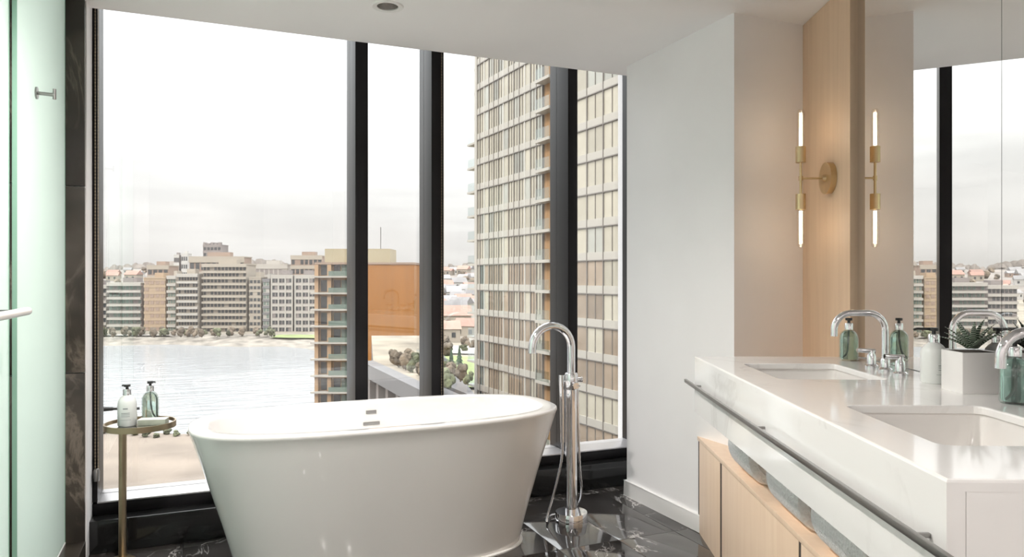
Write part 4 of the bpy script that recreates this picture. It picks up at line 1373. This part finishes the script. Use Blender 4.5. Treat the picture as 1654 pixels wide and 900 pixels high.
f0, f1 = fac(zn), fac(zf)
dvt = f1 - f0; LT = dvt.length
tow = empty('glass_tower', (f0.x, f0.y, GZ), math.atan2(dvt.y, dvt.x))
M_SPAN = varied('white_spandrel', (0.346, 0.325, 0.290), 0.5, 0.06, 0.5)
M_PANE_C = varied('cream_pane', (0.374, 0.346, 0.281), 0.18, 0.10, 0.8, per_object=0.14)
M_PANE_G = varied('grey_green_pane', (0.333, 0.333, 0.298), 0.12, 0.12, 0.8, per_object=0.2)
M_PANE_B = varied('brown_tinted_pane', (0.264, 0.208, 0.156), 0.18, 0.2, 0.8, per_object=0.25)  # brown stands in for a warm interior reflection on the lower storeys
M_PANE_T = varied('teal_pane', (0.111, 0.139, 0.131), 0.10, 0.12, 0.8)
M_FIN = principled('dark_fin', (0.131, 0.117, 0.104), 0.5)
M_FINW = principled('white_fin', (0.485, 0.472, 0.443), 0.5)
M_RECESS = varied('recess_wall', (0.346, 0.208, 0.104), 0.8, 0.15, 0.8)
FHT = 3.05
base0 = EYE + 2.0 - GZ            # height of one spandrel centre above the ground
levels = [base0 + FHT * k for k in range(-9, 16)]
TOPZ = levels[-1] + 3


def s_of(x):
    t = (x - 827.0) / F
    z = (-3.5 + 0.5186 * 88) / (0.5186 + t)
    return (fac(z) - f0).dot(dvt) / LT


cube('core', M_SLATE, tow, 0, LT, -22, -0.30, 0, TOPZ)
r_a, r_b = s_of(901), s_of(877)           # the recessed balcony bay
cols = []
x = 0.0
n_near = 7
for k in range(n_near): cols.append((r_a * k / n_near, r_a * (k + 1) / n_near))
n_far = 13
for k in range(n_far): cols.append((r_b + (LT - r_b) * k / n_far, r_b + (LT - r_b) * (k + 1) / n_far))
first, last = 3, 18                       # storeys that the window shows
random.seed(4)
for li, lv in enumerate(levels):
    cube('spandrel', M_SPAN, tow, 0, r_a, -0.25, 0.06, lv - 0.30, lv + 0.40)
    cube('spandrel', M_SPAN, tow, r_b, LT, -0.25, 0.06, lv - 0.30, lv + 0.40)
    cube('slab_edge', M_FIN, tow, 0, r_a, -0.25, 0.12, lv - 0.40, lv - 0.30)
    cube('slab_edge', M_FIN, tow, r_b, LT, -0.25, 0.12, lv - 0.40, lv - 0.30)
    # recessed bay: brown back wall, slab, glass rail
    cube('balcony_slab', M_SPAN, tow, r_a + 0.05, r_b - 0.05, -0.25, 1.0, lv - 0.42, lv - 0.12)
    cube('balcony_rail', M_RAIL, tow, r_a + 0.1, r_b - 0.1, 0.93, 0.97, lv - 0.12, lv + 0.95)
    if li + 1 < len(levels):
        cube('recess_wall', M_RECESS, tow, r_a + 0.9, r_b - 0.05, -0.28, -0.14, lv - 0.12, levels[li + 1] - 0.42)
        cube('recess_door', M_PANE_B, tow, r_a + 0.05, r_a + 0.85, -0.28, -0.16, lv - 0.12, levels[li + 1] - 0.42)
    # end balconies at the far corner
    cube('corner_slab', M_SPAN, tow, LT + 0.1, LT + (1.7 if li > 14 else 3.8), -4.5, -0.5, lv - 0.40, lv - 0.15)
    cube('corner_rail', M_RAIL, tow, LT + 0.2, LT + (1.65 if li > 14 else 3.7), -0.62, -0.56, lv - 0.15, lv + 0.9)
    if li + 1 == len(levels): break
    a, b = lv + 0.40, levels[li + 1] - 0.40
    if first <= li <= last - 1:
        for ci, (c0, c1) in enumerate(cols):
            h_eye = (a + b) / 2 + GZ - EYE
            if ci == len(cols) - 2 and li < 9: m_ = M_PANE_T
            elif h_eye < 1: m_ = M_PANE_B if random.random() < 0.66 else M_PANE_C
            elif h_eye < 8: m_ = random.choice([M_PANE_C, M_PANE_C, M_PANE_G])
            else: m_ = M_PANE_C if random.random() < 0.85 else M_PANE_G
            cube('window_pane', m_, tow, c0 + 0.05, c1 - 0.05, -0.28, -0.02, a, b)
mbs = MB()
for li, lv in enumerate(levels[:-1]):
    if first <= li <= last - 1: continue
    for c0, c1 in cols:
        mbs.box(c0 + 0.05, c1 - 0.05, -0.28, -0.02, lv + 0.40, levels[li + 1] - 0.40)
so = mbs.build('window_panes', M_PANE_G, tow); so['kind'] = 'stuff'
for ci, (c0, c1) in enumerate(cols):
    cube('fin', M_FINW if ci in (10, 14, 18) else M_FIN, tow, c0 - 0.05, c0 + 0.06, -0.2, 0.10, 0, TOPZ)
    if ci % 4 != 1:
        m0 = (c0 + c1) / 2
        cube('fin', M_FIN, tow, m0 - 0.025, m0 + 0.025, -0.2, 0.05, 0, TOPZ)
cube('corner_column', M_SPAN, tow, LT - 0.5, LT + 0.15, -0.6, 0.14, 0, TOPZ)
cube('corner_column', M_SPAN, tow, r_a - 0.55, r_a, -0.3, 0.16, 0, TOPZ)
tag(tow, 'tall glass residential tower with pale spandrels and recessed balconies', 'building')
